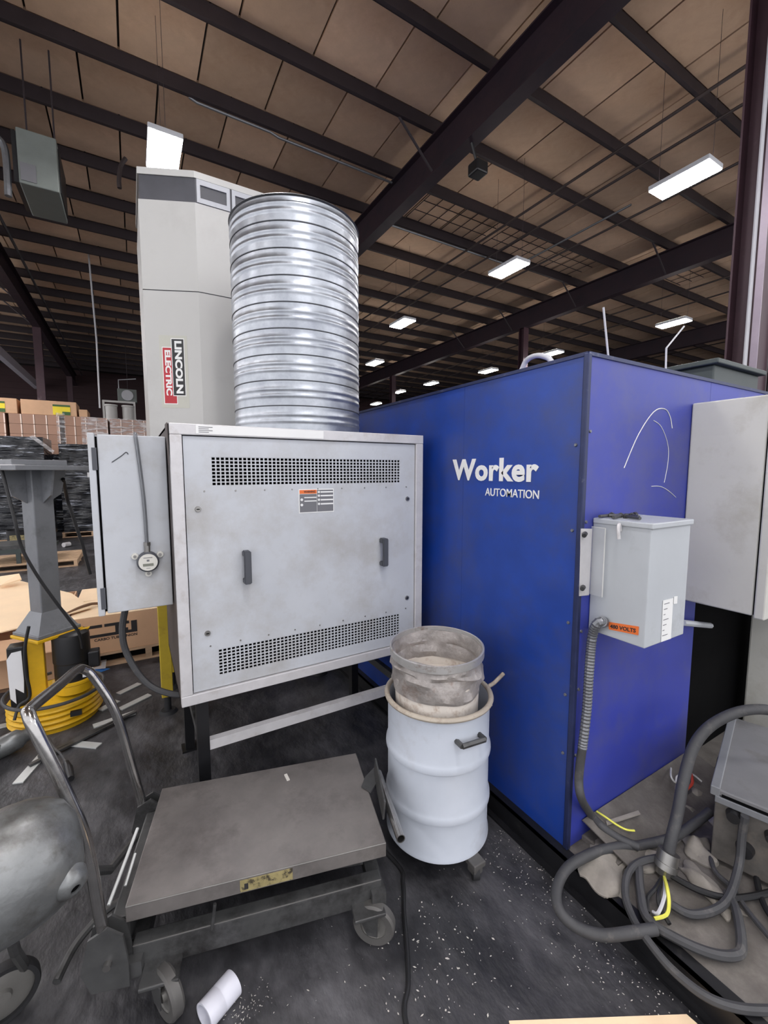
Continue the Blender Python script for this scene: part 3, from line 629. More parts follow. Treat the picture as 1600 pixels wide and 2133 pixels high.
mk('clamp_lever', tube([(1.364, 1.36, 0.581), (1.357, 1.38, 0.652), (1.404, 1.38, 0.672), (1.462, 1.38, 0.702)], .009, 8, n=4), 'drum_rim', dr, sm=True)
mk('inner_drum', lathe([(.178, .60), (.180, .69), (.180, .775), (.176, .775), (.172, .60)], 64, (QX - .01, QY)), 'drum_inner', dr, sm=True)
mk('inner_floor', lathe([(0.0, .735), (.174, .735), (.174, .728), (0, .728)], 48, (QX - .01, QY)), 'drum_inner', dr, sm=True)
def wob(i, a, r, z):
    k = math.sin(3 * a + i * 1.1) * .006 + math.sin(7 * a - i * 1.7) * .005 + math.sin(13 * a + i * 2.3) * .0025
    env = 1 if 0 < i < 8 else .3
    return r + k * env, z + (math.sin(5 * a + i) * .006 + math.sin(2 * a + .6) * .012) * env
mk('sleeve', lathe([(.184, .725), (.190, .745), (.190, .775), (.194, .80), (.190, .82), (.198, .835), (.188, .85), (.192, .868), (.194, .893), (.186, .893), (.182, .868), (.178, .85), (.184, .832), (.170, .80), (.176, .77)], 120, (QX - .012, QY), wob=wob), 'sleeve', dr, sm=True)
def tilt(i, a, r, z): return r, z + .008 * math.sin(a + .8)
mk('top_ring', lathe([(.198, .872), (.202, .875), (.202, .905), (.197, .907), (.194, .905), (.195, .872), (.198, .872)], 80, (QX - .012, QY), wob=tilt), 'ring', dr, sm=True)
ha = math.atan2(-QY, -QX) + R(34); rad = Vector((math.cos(ha), math.sin(ha), 0)); tg = Vector((-math.sin(ha), math.cos(ha), 0))
def dp(s, d, z): v = Vector((QX, QY, z)) + rad * (math.sqrt(max(0, (QR) ** 2 - s * s)) + d) + tg * s; return v
pth = [dp(-.055, -.004, .600), dp(-.055, .035, .600), dp(.055, .035, .597), dp(.055, -.004, .597)]
bm = B()
for a, b in zip(pth, pth[1:]): tube([a, b], .0105, 6, bm, smooth=False)
mk('handle', bm, 'cart_steel', dr)
for a in (-128, -10, 110):
    c_, s_ = math.cos(R(a)), math.sin(R(a)); x, y = QX + c_ * (QR - .03), QY + s_ * (QR - .03)
    if a == -128: x, y = (1.126, 1.187, 0.07)[:2]
    cs = mk('caster', bb(x - .03, x + .03, y - .03, y + .03, .062, .085, .004), 'caster', dr)
    mk('fork', bb(x - .022, x + .022, y - .022, y + .022, .03, .065, .004), 'caster', cs)
    mk('wheel', cy((x - .012, y + .006, .03), (x + .012, y - .006, .03), .03, seg=20), 'rubber', cs, sm=True)

# ================================================================== LIFT TABLE CART
ct = thing('lift_table_cart', 'worn grey steel lift table cart with bent tube handle', 'cart', (.378, 1.535, 0), R(-14.5))
def cm(n, bm, m, par=None, **k): return mk(n, bm, m, par or ct, W=False, **k)
cm('deck', bb(-.41, .405, -.252, .25, .298, .350, .003), 'cart_deck')
cm('base_rail', bb(-.40, .39, -.245, -.20, .118, .208, .004), 'cart_steel'); cm('base_rail', bb(-.40, .39, .20, .245, .118, .208, .004), 'cart_steel')
cm('cross_rail', bb(-.42, -.37, -.27, .27, .13, .18), 'cart_steel'); cm('cross_rail', bb(.35, .40, -.27, .27, .13, .18), 'cart_steel')
for y in (-.16, .16):
    for s in (-1, 1): cm('scissor_arm', slab([(-.34, y + s * .008, .235 - s * .03), (-.34, y + s * .008, .265 - s * .03), (.34, y + s * .008, .265 + s * .03), (.34, y + s * .008, .235 + s * .03)], (0, .01, 0)), 'cart_steel')
cm('worn_edge_highlight', tube([(-.408, -.2505, .3485), (.403, -.2505, .3485)], .0022, 6, smooth=False), 'wheel_hub'); cm('worn_edge_highlight', tube([(-.398, -.2435, .2065), (.388, -.2435, .2065)], .002, 6, smooth=False), 'caster')  # thin strips paint the bright highlight along the worn deck and rail edges
cm('cylinder', cy((-.25, 0, .18), (.2, 0, .24), .03), 'cart_steel')
sk = cm('warning_label', bb(-.083, .082, -.2535, -.252, .304, .344), 'label_gold')
cm('label_mark', bb(-.078, -.05, -.2545, -.2534, .308, .340), 'label_gold', sk)
cm('label_symbol', prism([(-.076, 0), (-.052, 0), (-.064, .02)], 0, .001) if False else bb(-.070, -.058, -.2552, -.2544, .312, .332), 'kraft_print', sk)
for x in (-.16, ): cm('safety_bar', tube([(x, -.25, .285), (x - .012, -.252, .20)], .005, 6, smooth=False), 'cart_steel')
def caster(x, y, a, r=.068, name='caster'):
    c = cm(name, bb(x - .055, x + .055, y - .05, y + .05, .128, .140, .003), 'cart_steel')
    dx, dy = math.cos(a), math.sin(a); nx, ny = -dy, dx; wx, wy = x + dx * .025, y + dy * .025
    for s in (-1, 1):
        bm = B(); ox, oy = nx * s * .027, ny * s * .027
        slab([(x - dx * .03 + ox, y - dy * .03 + oy, .13), (x + dx * .045 + ox, y + dy * .045 + oy, .13), (wx + dx * .018 + ox, wy + dy * .018 + oy, r - .02), (wx - dx * .018 + ox, wy - dy * .018 + oy, r - .02)], (nx * s * .004, ny * s * .004, 0), bm)
        cm('fork_plate', bm, 'cart_steel', c)
    w = Vector((wx, wy, r)); n = Vector((nx, ny, 0))
    M = Matrix.Translation(w) @ n.to_track_quat('Z', 'Y').to_matrix().to_4x4()
    cm('tyre', xform(lathe([(.046, -.016), (r - .006, -.019), (r, -.012), (r, .012), (r - .006, .019), (.046, .016), (.046, -.016)], 36), M), 'caster', c, sm=True)
    cm('hub', xform(lathe([(.001, -.020), (.016, -.020), (.018, -.008), (.044, -.010), (.047, -.015), (.047, .015), (.044, .010), (.018, .008), (.016, .020), (.001, .020)], 28), M), 'wheel_hub', c, sm=True)
    return c
caster(-.315, -.268, R(-52), .074); caster(.335, -.255, R(-28), .074); caster(-.33, .26, R(60)); caster(.335, .26, R(20))
# handle: bent tube loop hinged at the end of the base
hp = [(-.452, -.262, .20), (-.470, -.265, .35), (-.492, -.267, .60), (-.535, -.268, .775), (-.585, -.265, .930), (-.612, -.245, .985), (-.625, -.20, .985), (-.645, .02, .945), (-.662, .20, .915), (-.652, .24, .895), (-.625, .25, .855), (-.560, .25, .70), (-.507, .25, .42), (-.470, .25, .22)]
cm('handle', tube(hp, .0165, 12, n=6), 'cart_handle', sm=True)
for y in (-.262, .25):
    b_ = cm('hinge_bracket', slab([(-.40, y - .02, .12), (-.50, y - .02, .13), (-.525, y - .02, .20), (-.50, y - .02, .30), (-.45, y - .02, .325), (-.41, y - .02, .29), (-.40, y - .02, .2)], (0, .008, 0)), 'cart_steel')
    cm('hinge_bracket', slab([(-.40, y + .02, .12), (-.50, y + .02, .13), (-.525, y + .02, .20), (-.50, y + .02, .30), (-.45, y + .02, .325), (-.41, y + .02, .29), (-.40, y + .02, .2)], (0, .008, 0)), 'cart_steel')
    cm('hinge_pin', cy((-.452, y - .035, .215), (-.452, y + .04, .215), .011, seg=12), 'screw', b_)
mk('link_rod', tube([(-0.044, 1.638, 0.4), (-0.126, 1.448, 0.33)], .005, 6, smooth=False), 'bar_metal', ct)
mk('release_rod', tube([(-0.053, 1.563, 0.37), (-0.082, 1.483, 0.34)], .004, 6, smooth=False), 'bar_metal', ct)
cm('cover_plate', bb(-.462, -.412, -.215, .215, .12, .285, .006), 'cart_steel')
cm('foot_pedal', tube([(-.41, -.02, .17), (-.52, -.03, .15), (-.60, -.10, .12), (-.62, -.20, .11)], .012, 8), 'cart_steel', sm=True)
# loose scrap leaning at the far end of the deck
mk('scrap_bracket', xform(slab([(0, 0, 0), (.10, .02, .01), (.11, .07, .015), (.045, .07, .005), (0, .05, 0)], (0, 0, .006)), Matrix.Translation((.77, 1.42, .352)) @ Matrix.Rotation(R(20), 4, 'Z')), 'cart_steel', label='small bent scrap plate overhanging the cart deck next to the drum', cat='scrap')
mk('steel_tube', xform(lathe([(.013, -.17), (.016, -.17), (.016, .17), (.013, .17), (.013, -.17)], 20), Matrix.Translation((.80, 1.33, .362)) @ Matrix.Rotation(R(-16), 4, 'Z') @ Matrix.Rotation(R(90), 4, 'X')), 'cart_handle', sm=True, label='short hollow steel tube on the cart deck end beside the drum', cat='tube')
mk('angle_strip', slab([(.745, 1.28, .353), (.752, 1.28, .42), (.835, 1.50, .43), (.828, 1.50, .353)], (.006, -.002, 0)), 'cart_steel', label='thin upright steel strip standing along the cart deck end', cat='strip')
mk('pale_chip', bb(.50, .512, 1.66, 1.70, .350, .354), 'chip', label='small bright metal chip on the cart deck', cat='chip')

# ------------------------------------------------------------------ tank on wheels at the left edge
tk = thing('wheeled_tank', 'dull steel domed tank on a wheeled frame at the picture edge', 'tank', (-.39, 1.5, 0))
pa = Vector((-.62, 1.235, .645)); pb = Vector((-.205, 1.348, .655)); ax = (pb - pa).normalized()
Mk = Matrix.Translation(pb) @ ax.to_track_quat('Z', 'Y').to_matrix().to_4x4(); tr0 = .148
mk('shell', xform(lathe([(0.001, -.62), (tr0, -.60), (tr0, -.10), (tr0 * .97, -.06), (tr0 * .88, -.02), (tr0 * .72, .012), (tr0 * .45, .032), (.001, .04)], 48), Mk), 'tank', tk, sm=True)
mk('weld_band', xform(lathe([(tr0, -.215), (tr0 + .004, -.212), (tr0 + .004, -.203), (tr0, -.20)], 48), Mk), 'tank', tk, sm=True)
uc = (Vector((0, 0, 1.65)) - pb); uc = (uc - ax * uc.dot(ax)).normalized(); dn = Vector((0, 0, -1)); dn = (dn - ax * dn.dot(ax) - uc * dn.dot(uc)).normalized()
rd = (uc * .62 + dn * .72 + ax * .22).normalized()
Mb = Matrix.Translation(pb - ax * .035 + rd * (tr0 * .95)) @ rd.to_track_quat('Z', 'Y').to_matrix().to_4x4()
bo = mk('outlet_boss', xform(lathe([(.010, -.01), (.011, .006), (.018, .006), (.024, .002), (.034, -.006), (.04, -.03)], 28), Mb), 'tank', tk, sm=True)
mk('outlet_plug', xform(lathe([(.001, .0), (.0125, .0), (.0125, -.012)], 16), Mb), 'interior', bo)
for sx in (-.56, -.33):
    mk('frame_leg', tube([(sx, 1.33, .52), (sx - .02, 1.46, .30), (sx - .03, 1.60, .095)], .014, 8, smooth=False), 'cart_steel', tk)
mk('axle', tube([(-.62, 1.60, .09), (-.40, 1.56, .09)], .010, 8, smooth=False), 'cart_steel', tk)
mk('frame_bar', tube([(-.26, 1.42, .53), (-.13, 1.62, .30), (-.05, 1.78, .26)], .014, 8, smooth=False), 'cart_steel', tk)
for (wx, wy) in ((-.41, 1.56), (-.66, 1.68)):
    Mw = Matrix.Translation((wx, wy, .09)) @ Vector((-.25, .95, 0)).to_track_quat('Z', 'Y').to_matrix().to_4x4()
    w_ = mk('wheel', xform(lathe([(.074, -.018), (.086, -.018), (.09, -.010), (.09, .010), (.086, .018), (.074, .018), (.074, -.018)], 44), Mw), 'rubber', tk, sm=True)
    mk('wheel_disc', xform(lathe([(.001, -.020), (.018, -.020), (.022, -.010), (.060, -.012), (.075, -.006), (.075, .006), (.022, .010), (.001, .018)], 36), Mw), 'wheel_hub', w_, sm=True)

# ------------------------------------------------------------------ small things on the near floor
Mp = Matrix.Translation((0.153, 1.258, 0.038)) @ Matrix.Rotation(R(26), 4, 'Z') @ Matrix.Rotation(R(90), 4, 'Y')
pv_ = mk('pipe_fitting', xform(lathe([(.032, -.052), (.038, -.052), (.038, -.003), (.0374, -.002), (.0374, .002), (.038, .003), (.038, .052), (.032, .052), (.032, -.052)], 40), Mp), 'pvc', sm=True, label='short white plastic pipe piece lying on the floor in front of the cart', cat='pipe')
mk('floor_cable', tube([(.60, .70, .008), (0.626, 0.936, 0.008), (0.686, 1.016, 0.008), (0.737, 1.099, 0.008), (0.798, 1.212, 0.008), (0.856, 1.308, 0.008), (.88, 1.40, .008), (.80, 1.75, .008)], .008, 8), 'cable_black', sm=True, label='black cable on the floor between the cart and the drum', cat='cable')
mk('cardboard_sheet', slab([(0.896, 0.786, 0.004), (1.373, 0.524, 0.004), (1.395, .30, .004), (.70, .45, .004)], (0, 0, .005)), 'kraft_light', label='flat cardboard sheet on the floor at the lower edge, by the platform', cat='cardboard')
# swept chips: nobody could count them
bm = B(); random.seed(3)
def chip(bm, x, y, s):
    a = random.random() * 6.28; c, n = math.cos(a), math.sin(a); l, w, hh = s * random.uniform(.6, 1.6), s * random.uniform(.3, .7), s * .35
    slab([(x + c * l, y + n * l, .0015), (x - n * w, y + c * w, .0015), (x - c * l, y - n * l, .0015), (x + n * w, y - c * w, .0015)], (0, 0, hh), bm)
for k in range(320): chip(bm, 1.40 - abs(random.gauss(0, .12)), random.uniform(.5, 1.3), random.uniform(.0008, .0034))
for k in range(150): chip(bm, random.gauss(.80, .12), random.gauss(1.04, .10), random.uniform(.0008, .0045))
for k in range(110): chip(bm, random.gauss(.21, .05), random.gauss(1.22, .035), random.uniform(.0008, .003))
for k in range(140): chip(bm, random.uniform(.3, 1.4), random.uniform(.6, 1.35), random.uniform(.0006, .0026))
mk('floor_chips', bm, 'chip', label='pale chips scattered over the dark floor around the drum', cat='debris', kind='stuff')

# ================================================================== GREY STAND AND YELLOW BASE MACHINE, LEFT
gs = thing('pedestal_stand', 'grey steel pedestal with flared foot bolted on a yellow base plate', 'stand', (-.50, 3.47, .58))
Mc = Matrix.Translation((-.53, 3.47, 0)) @ Matrix.Rotation(R(38), 4, 'Z')
mk('column', xform(bb(-.06, .06, -.06, .06, .62, 1.66, .006), Mc), 'stand', gs)
def cone4(bm, r0, z0, r1, z1, M):
    lo = [M @ Vector((sx * r0, sy * r0, z0)) for sx, sy in ((-1, -1), (1, -1), (1, 1), (-1, 1))]; hi = [M @ Vector((sx * r1, sy * r1, z1)) for sx, sy in ((-1, -1), (1, -1), (1, 1), (-1, 1))]
    a = [bm.verts.new(v) for v in lo]; b = [bm.verts.new(v) for v in hi]
    bm.faces.new(a[::-1]); bm.faces.new(b)
    for i in range(4): bm.faces.new((a[i], a[(i + 1) % 4], b[(i + 1) % 4], b[i]))
    return bm
mk('flared_foot', cone4(B(), .12, .625, .061, .75, Mc), 'stand', gs)
mk('base_plate', xform(bb(-.13, .13, -.13, .13, .605, .626, .003), Mc), 'stand', gs)
for a in (0, 90, 180, 270):
    Mg = Mc @ Matrix.Rotation(R(a), 4, 'Z')
    mk('gusset', xform(slab([(.061, -.006, 1.45), (.061, -.006, 1.655), (.18, -.006, 1.655), (.14, -.006, 1.50)], (0, .012, 0)), Mg), 'stand', gs)
mk('top_plate', xform(bb(-.23, .23, -.23, .23, 1.656, 1.685, .003), Mc), 'stand', gs)
mk('top_box', xform(bb(-.19, .12, -.12, .17, 1.685, 1.72, .004), Mc), 'stand', gs)
mk('stand_tray', slab([(-1.35, 3.35, 1.668), (-.60, 3.25, 1.668), (-.44, 3.42, 1.668), (-.55, 3.75, 1.668), (-1.35, 3.85, 1.668)], (0, 0, .022)), 'trim_white', gs)
bs = thing('yellow_base', 'yellow upright and ridged round base under the grey pedestal', 'machine base', (-.53, 3.5, 0))
mk('mounting_plate', xform(bb(-.14, .14, -.14, .14, .585, .604, .004), Mc), 'yellow', bs)
mk('upright', bb(-.632, -.548, 3.40, 3.46, .12, .585, .005), 'yellow', bs)
mk('arm', slab([(-.35, 3.40, .60), (-.30, 3.42, .60), (-.38, 3.40, .52)], (0, .03, 0)), 'yellow', bs)
bx_, by_ = -.515, 3.50
prof = [(.001, .20), (.13, .20), (.15, .185), (.235, .165)]
for k in range(4): z = .155 - k * .035; prof += [(.255, z), (.262, z - .010), (.255, z - .022), (.243, z - .028)]
prof += [(.24, .0), (.001, .0)]
mk('ridged_base', lathe(prof, 40, (bx_, by_)), 'yellow', bs, sm=True)
mk('base_slot', bb(bx_ + .10, bx_ + .16, by_ - .26, by_ - .235, .09, .12), 'black_plastic', bs)
mk('neck', lathe([(.105, .20), (.105, .255), (.115, .262), (.115, .275), (.10, .28)], 36, (-.405, 3.42)), 'yellow', bs, sm=True)
mk('motor', lathe([(.001, .275), (.098, .275), (.10, .30), (.10, .40), (.104, .405), (.104, .56), (.10, .585), (.085, .597), (.001, .60)], 40, (-.405, 3.42)), 'black_plastic', bs, sm=True)
mk('switch_box', bb(-.315, -.25, 3.36, 3.44, .34, .45, .008), 'black_plastic', bs)
mk('side_cover', xform(bb(-.725, -.64, 3.37, 3.47, .17, .56, .008), Matrix.Identity(4)), 'black_plastic', bs)
pl = mk('torn_placard', slab([(-.722, 3.366, .24), (-.695, 3.366, .20), (-.695, 3.366, .30), (-.655, 3.366, .26), (-.65, 3.366, .34), (-.652, 3.366, .535), (-.70, 3.366, .53), (-.725, 3.366, .49)], (0, -.003, 0)), 'paper', bs)
mk('tag_label', bb(-.345, -.285, 3.314, 3.318, .305, .36), 'paper', bs)
mk('power_cord', tube([(-.66, 3.3, 1.668), (-0.601, 3.2, 1.378), (-0.579, 3.2, 1.207), (-0.523, 3.2, 1.043), (-0.453, 3.2, 0.886), (-0.389, 3.2, 0.755), (-0.335, 3.2, 0.638), (-0.325, 3.22, 0.535)], .009, 8), 'cable_black', sm=True, label='black power cord stretched diagonally across the grey pedestal', cat='cable')
mk('tool_cable', tube([(-.40, 3.55, 1.60), (-0.402, 3.7, 1.454), (-0.376, 3.7, 1.335), (-0.348, 3.7, 1.196), (-0.332, 3.7, 1.125), (-0.32, 3.7, 1.037), (-0.298, 3.7, 0.907)], .011, 8), 'cable_black', sm=True, label='short black cord hanging between the grey pedestal and the control box', cat='cable')
mk('sagging_cord', tube([(-0.594, 3.3, 0.701), (-0.62, 3.3, 0.569), (-0.625, 3.3, 0.417), (-0.616, 3.3, 0.259), (-0.67, 3.3, 0.212), (-0.688, 3.25, 0.15)], .009, 8), 'cable_black', sm=True, label='black cord sagging along the torn placard of the yellow base', cat='cable')
# hose lying around the base
mk('coiled_hose', tube([(bx_ + .27 * math.cos(a / 10), by_ + .27 * math.sin(a / 10), .185 - a * .0004) for a in range(-45, 16, 4)], .011, 8), 'cable', sm=True, label='grey hose lying around the yellow ridged base', cat='hose')
gm = thing('grinder_head', 'dusty grey machine head with chrome collar lying on the floor at the picture edge', 'machine', (-.68, 3.15, 0))
mk('casing', xform(lathe([(.001, -.16), (.05, -.16), (.06, -.12), (.085, -.10), (.09, 0), (.085, .08), (.06, .11), (.05, .16), (.001, .17)], 32), Matrix.Translation((-.70, 3.14, .065)) @ Matrix.Rotation(R(20), 4, 'Z') @ Matrix.Rotation(R(80), 4, 'Y') @ Matrix.Scale(.66, 4)), 'tank', gm, sm=True)
mk('collar', xform(lathe([(.03, -.06), (.055, -.06), (.058, 0), (.055, .05), (.03, .05)], 28), Matrix.Translation((-.83, 3.0, .07)) @ Matrix.Rotation(R(40), 4, 'Z') @ Matrix.Rotation(R(90), 4, 'Y')), 'cart_handle', gm, sm=True)
mk('elbow', tube([(-.82, 3.02, .06), (-.77, 3.08, .08), (-.72, 3.12, .07)], .035, 12), 'tank', gm, sm=True)
pg = thing('plug_lead', 'short grey lead with a black plug lying behind the cart handle', 'cable', (-0.379, 2.764, 0.02))
mk('lead', tube([(-0.509, 3.14, 0.03), (-0.472, 3, 0.05), (-0.421, 2.875, 0.06), (-0.393, 2.808, 0.04)], .006, 8), 'cable', pg, sm=True)
mk('plug', cyl(cyl(B(), (-0.394, 2.818, 0.04), (-0.379, 2.771, 0.03), .014, .020, 14), (-0.379, 2.771, 0.03), (-0.36, 2.681, 0.02), .020, .016, 14), 'black_plastic', pg, sm=True)
# flat steel bars strewn on the floor
bars = [((-.10, 3.66), .17, 35, 'narrow bar nearest the blue sheet'), ((-.06, 3.42), .22, 32, 'long bar by the yellow tower leg'), ((-.18, 3.24), .24, 12, 'bar under the cart handle loop'),
        ((-.33, 3.02), .20, -38, 'wide short bar beside the ridged base'), ((-.565, 2.92), .24, 72, 'bar pointing towards the camera by the grinder head'), ((-.80, 3.52), .22, 4, 'bar touching the picture edge'), ((-.22, 3.46), .13, 38, 'short bar behind the handle loop')]
for (c, l, a, lab) in bars:
    mk('flat_bar', xform(bb(-l / 2, l / 2, -.025, .025, .001, .009, .001), Matrix.Translation((c[0], c[1], 0)) @ Matrix.Rotation(R(a), 4, 'Z')), 'bar_metal', label='pale flat steel ' + lab, cat='steel bar', group='steel bars strewn on the floor')
for k, (c, l, a) in enumerate((((-.30, 3.12), .55, 28), ((-.36, 3.06), .5, 31))):
    mk('dark_bar', xform(bb(-l / 2, l / 2, -.012, .012, .001, .014), Matrix.Translation((c[0], c[1], .010)) @ Matrix.Rotation(R(a), 4, 'Z')), 'cart_steel', label=('upper' if k == 0 else 'lower') + ' dark long bar lying below the yellow ridged base', cat='steel bar', group='dark bars on the floor')
mk('paper_note', slab([(-0.412, 4.34, 0.004), (-0.271, 4.304, 0.02), (-0.27, 4.113, 0.02), (-0.401, 4.189, 0.004)], (0, 0, .002)), 'paper', label='white paper slip lying on the blue sheet', cat='paper')
mk('blue_sheet', slab([(-0.409, 4.198, 0.002), (-0.29, 4.169, 0.002), (-0.241, 4.13, 0.002), (-0.316, 4.085, 0.002), (-0.388, 4.147, 0.002)], (0, 0, .002)), 'paper_blue', label='bright blue paper scrap on the floor', cat='paper')

# ------------------------------------------------------------------ pallets and cartons
def pallet(name, label, x, y, lx, ly, rz=0.0, h=.12, n=7):
    t = thing(name, label, 'pallet', (x, y, 0), rz, 'wooden pallets')
    w = ly / n * .72; d = None
    for k in range(n):
        if d is None: d = mk('deck_board', bb(-lx / 2, lx / 2, -w / 2, w / 2, h - .02, h), 'pallet_wood', t, W=False)
        else: d = inst(d, (0, 0, 0), t)
        d.location = (0, -ly / 2 + w / 2 + k * (ly - w) / (n - 1), 0)
    for s in (-1, 0, 1): mk('stringer', bb(s * (lx / 2 - .03) - .025, s * (lx / 2 - .03) + .025, -ly / 2, ly / 2, .018, h - .02), 'pallet_wood', t, W=False)
    b = mk('bottom_board', bb(-lx / 2, lx / 2, -.045, .045, 0, .018), 'pallet_wood', t, W=False); b.location = (0, -ly / 2 + .045, 0)
    for yy in (0, ly / 2 - .045): inst(b, (0, yy, 0), t)
    return t
pallet('wooden_pallet', 'wooden pallet under the printed long carton', .05, 4.72, 1.1, 1.05)
cb = thing('long_carton', 'long brown carton with large black logo on a pallet', 'carton', (.0, 4.7, .12))
mk('carton_body', bb(-.50, .56, 4.2, 5.25, .12, .44, .004), 'kraft', cb)
mk('carton_flap', slab([(-.50, 4.2, .441), (.56, 4.2, .441), (.56, 4.72, .446), (-.50, 4.72, .446)], (0, 0, .004)), 'kraft_light', cb)
mk('carton_flap', slab([(-.50, 4.73, .446), (.56, 4.73, .446), (.56, 5.25, .441), (-.50, 5.25, .441)], (0, 0, .004)), 'kraft_light', cb)
# logo on the carton front: blocky letters with joined strokes
zt, zb = (-0.356, 4.2, 0.37)[2], (-0.361, 4.2, 0.264)[2]; th = .024
def xl(u): return -.465 + (u - 155) * .00345
lo = mk('carton_print', bb(xl(170.8), xl(181), 4.1972, 4.1995, zb, zt), 'kraft_print', cb)
def lg_(u0, u1, z0, z1): mk('logo_stroke', bb(xl(u0), xl(u1), 4.1970, 4.1995, z0, z1), 'kraft_print', lo)
lg_(181, 208.5, zt - th, zt); lg_(181, 281.6, zb, zb + th); lg_(213, 264.7, zt - th, zt); lg_(235, 245, zb + th, zt - th); lg_(269, 281.6, zb + th, zt - .004); lg_(255, 262, zb + th, zb + th * 2)
lettering('lettering', 'CARBO TUBE UNION', .03, frame((xl(191), 4.1985, zb - .034), (1, 0, 0), (0, 0, 1)), 'kraft_print', lo, depth=.0004, bold=.0008, width=xl(281) - xl(191))
lc = thing('open_carton', 'brown carton with open flaps behind the grey pedestal', 'carton', (-1.2, 4.7, 0))
bm = B(); box(bm, -2.0, -.56, 4.05, 4.06, .05, .40); box(bm, -2.0, -1.99, 4.06, 5.4, .05, .40); box(bm, -.57, -.56, 4.06, 5.4, .05, .40); box(bm, -2.0, -.56, 5.4, 5.41, .05, .40); box(bm, -2.0, -.56, 4.05, 5.41, .04, .05)
mk('carton_body', bm, 'kraft', lc); mk('carton_flap', slab([(-2.0, 4.05, .40), (-.56, 4.05, .40), (-.50, 3.84, .33), (-2.0, 3.80, .33)], (0, .005, .006)), 'kraft', lc)
mk('carton_base', bb(-1.98, -.58, 4.08, 5.38, 0, .04), 'kraft_edge', lc)
mk('cardboard_sheet', slab([(-1.9, 4.3, .47), (-.88, 4.037, .47), (-.742, 4.12, .465), (-.365, 4.42, .462), (-.559, 5.0, .47), (-1.089, 5.75, .50), (-1.9, 5.6, .50)], (0, 0, .008)), 'kraft_light', label='large pale cardboard panel lying over the cartons behind the pedestal', cat='cardboard')
mk('folded_cardboard', slab([(-1.166, 5.411, 0.53), (-1.014, 5.487, 0.56), (-1.045, 5.573, 0.6), (-1.205, 5.621, 0.58)], (0, 0, .012)), 'kraft_light', label='folded cardboard strip on top of the pale panel', cat='cardboard')
mk('cord_on_carton', tube([(-0.524, 4.322, 0.47), (-0.45, 4.418, 0.48), (-0.37, 4.495, 0.48), (-0.303, 4.545, 0.46)], .012, 6), 'kraft_edge', label='brown strap lying across the carton tops', cat='strap')
pallet('wooden_pallet', 'wooden pallet on the far floor beside the grey pedestal, loaded with steel', -1.55, 9.6, 1.3, 1.1)
sl = thing('steel_rack', 'low dark steel rack standing on the far wooden pallet', 'rack', (-1.7, 9.5, .12))
mk('frame', bb(-2.15, -1.25, 9.1, 9.9, .30, .36), 'dark_green', sl)
for x in (-2.1, -1.7, -1.3): mk('leg', bb(x - .03, x + .03, 9.1, 9.16, .12, .30), 'dark_green', sl)
mk('load', bb(-2.1, -1.35, 9.15, 9.85, .36, .42), 'cart_steel', sl)
mk('tin_can', xform(lathe([(.001, -.07), (.05, -.07), (.05, .07), (.046, .07), (.046, -.06), (.001, -.06)], 24), Matrix.Translation((-1.32, 11.5, .052)) @ Matrix.Rotation(R(50), 4, 'Z') @ Matrix.Rotation(R(90), 4, 'Y')), 'trim_white', sm=True, label='white tin can lying on the far floor', cat='can')
bk_ = thing('bucket', 'dark bucket with pale yellow label on the far floor', 'bucket', (-2.12, 11.6, 0))
mk('pail', lathe([(.001, .0), (.19, .0), (.21, .42), (.22, .43), (.20, .43), (.18, .02), (.001, .02)], 32, (-2.12, 11.6)), 'black_plastic', bk_, sm=True)
mk('pail_label', bb(-2.24, -1.98, 11.382, 11.395, .10, .33), 'sticker_yellow' if False else 'label_gold', bk_)

def wrapped(name, label, x0, x1, y0, y1, z0, z1, chamfer=.0):
    t = thing(name, label, 'pallet load', ((x0 + x1) / 2, (y0 + y1) / 2, z0), 0, 'black wrapped pallet loads')
    bm = B(); nx, nz = 14, 22; rng = random.Random(int(x0 * 100) + 5)
    def P3(i, j, f):
        u = x0 + (x1 - x0) * i / nx; z = z0 + (z1 - z0) * j / nz; w = (math.sin(j * 1.9 + i * .7) + math.sin(j * .9 - i * 1.3 + 2) + rng.uniform(-1, 1)) * .014
        return (u, y0 + w, z) if f == 0 else (u, y1 + w, z)
    fr = [[bm.verts.new(P3(i, j, 0)) for j in range(nz + 1)] for i in range(nx + 1)]; bkk = [[bm.verts.new((x0 + (x1 - x0) * i / nx, y1, z0 + (z1 - z0) * j / nz)) for j in (0, nz)] for i in range(nx + 1)]
    for i in range(nx):
        for j in range(nz): bm.faces.new((fr[i][j], fr[i + 1][j], fr[i + 1][j + 1], fr[i][j + 1]))
        bm.faces.new((fr[i][nz], fr[i + 1][nz], bkk[i + 1][1], bkk[i][1])); bm.faces.new((bkk[i + 1][0], bkk[i][0], bkk[i][1], bkk[i + 1][1]))
    bm.faces.new([fr[0][j] for j in range(nz + 1)] + [bkk[0][1], bkk[0][0]]); bm.faces.new([fr[nx][j] for j in range(nz, -1, -1)] + [bkk[nx][0], bkk[nx][1]])
    bmesh.ops.recalc_face_normals(bm, faces=bm.faces[:])
    mk('wrapped_stack', bm, 'black_wrap', t, sm=True)
    return t
pallet('wooden_pallet', 'wooden pallet under the tall black-wrapped load next to the control box', -.95, 13.7, 1.25, 1.2, 0, .13)
w1 = wrapped('wrapped_load', 'tall load in glossy black wrap next to the control box', -1.53, -.32, 13.12, 14.3, .13, 2.32)
mk('shipping_label', bb(-.98, -.84, 13.085, 13.092, 1.50, 1.62), 'paper', w1)
pallet('wooden_pallet', 'wooden pallet under the nearer black-wrapped load behind the pedestal', -2.4, 12.9, 1.25, 1.2, 0, .13)
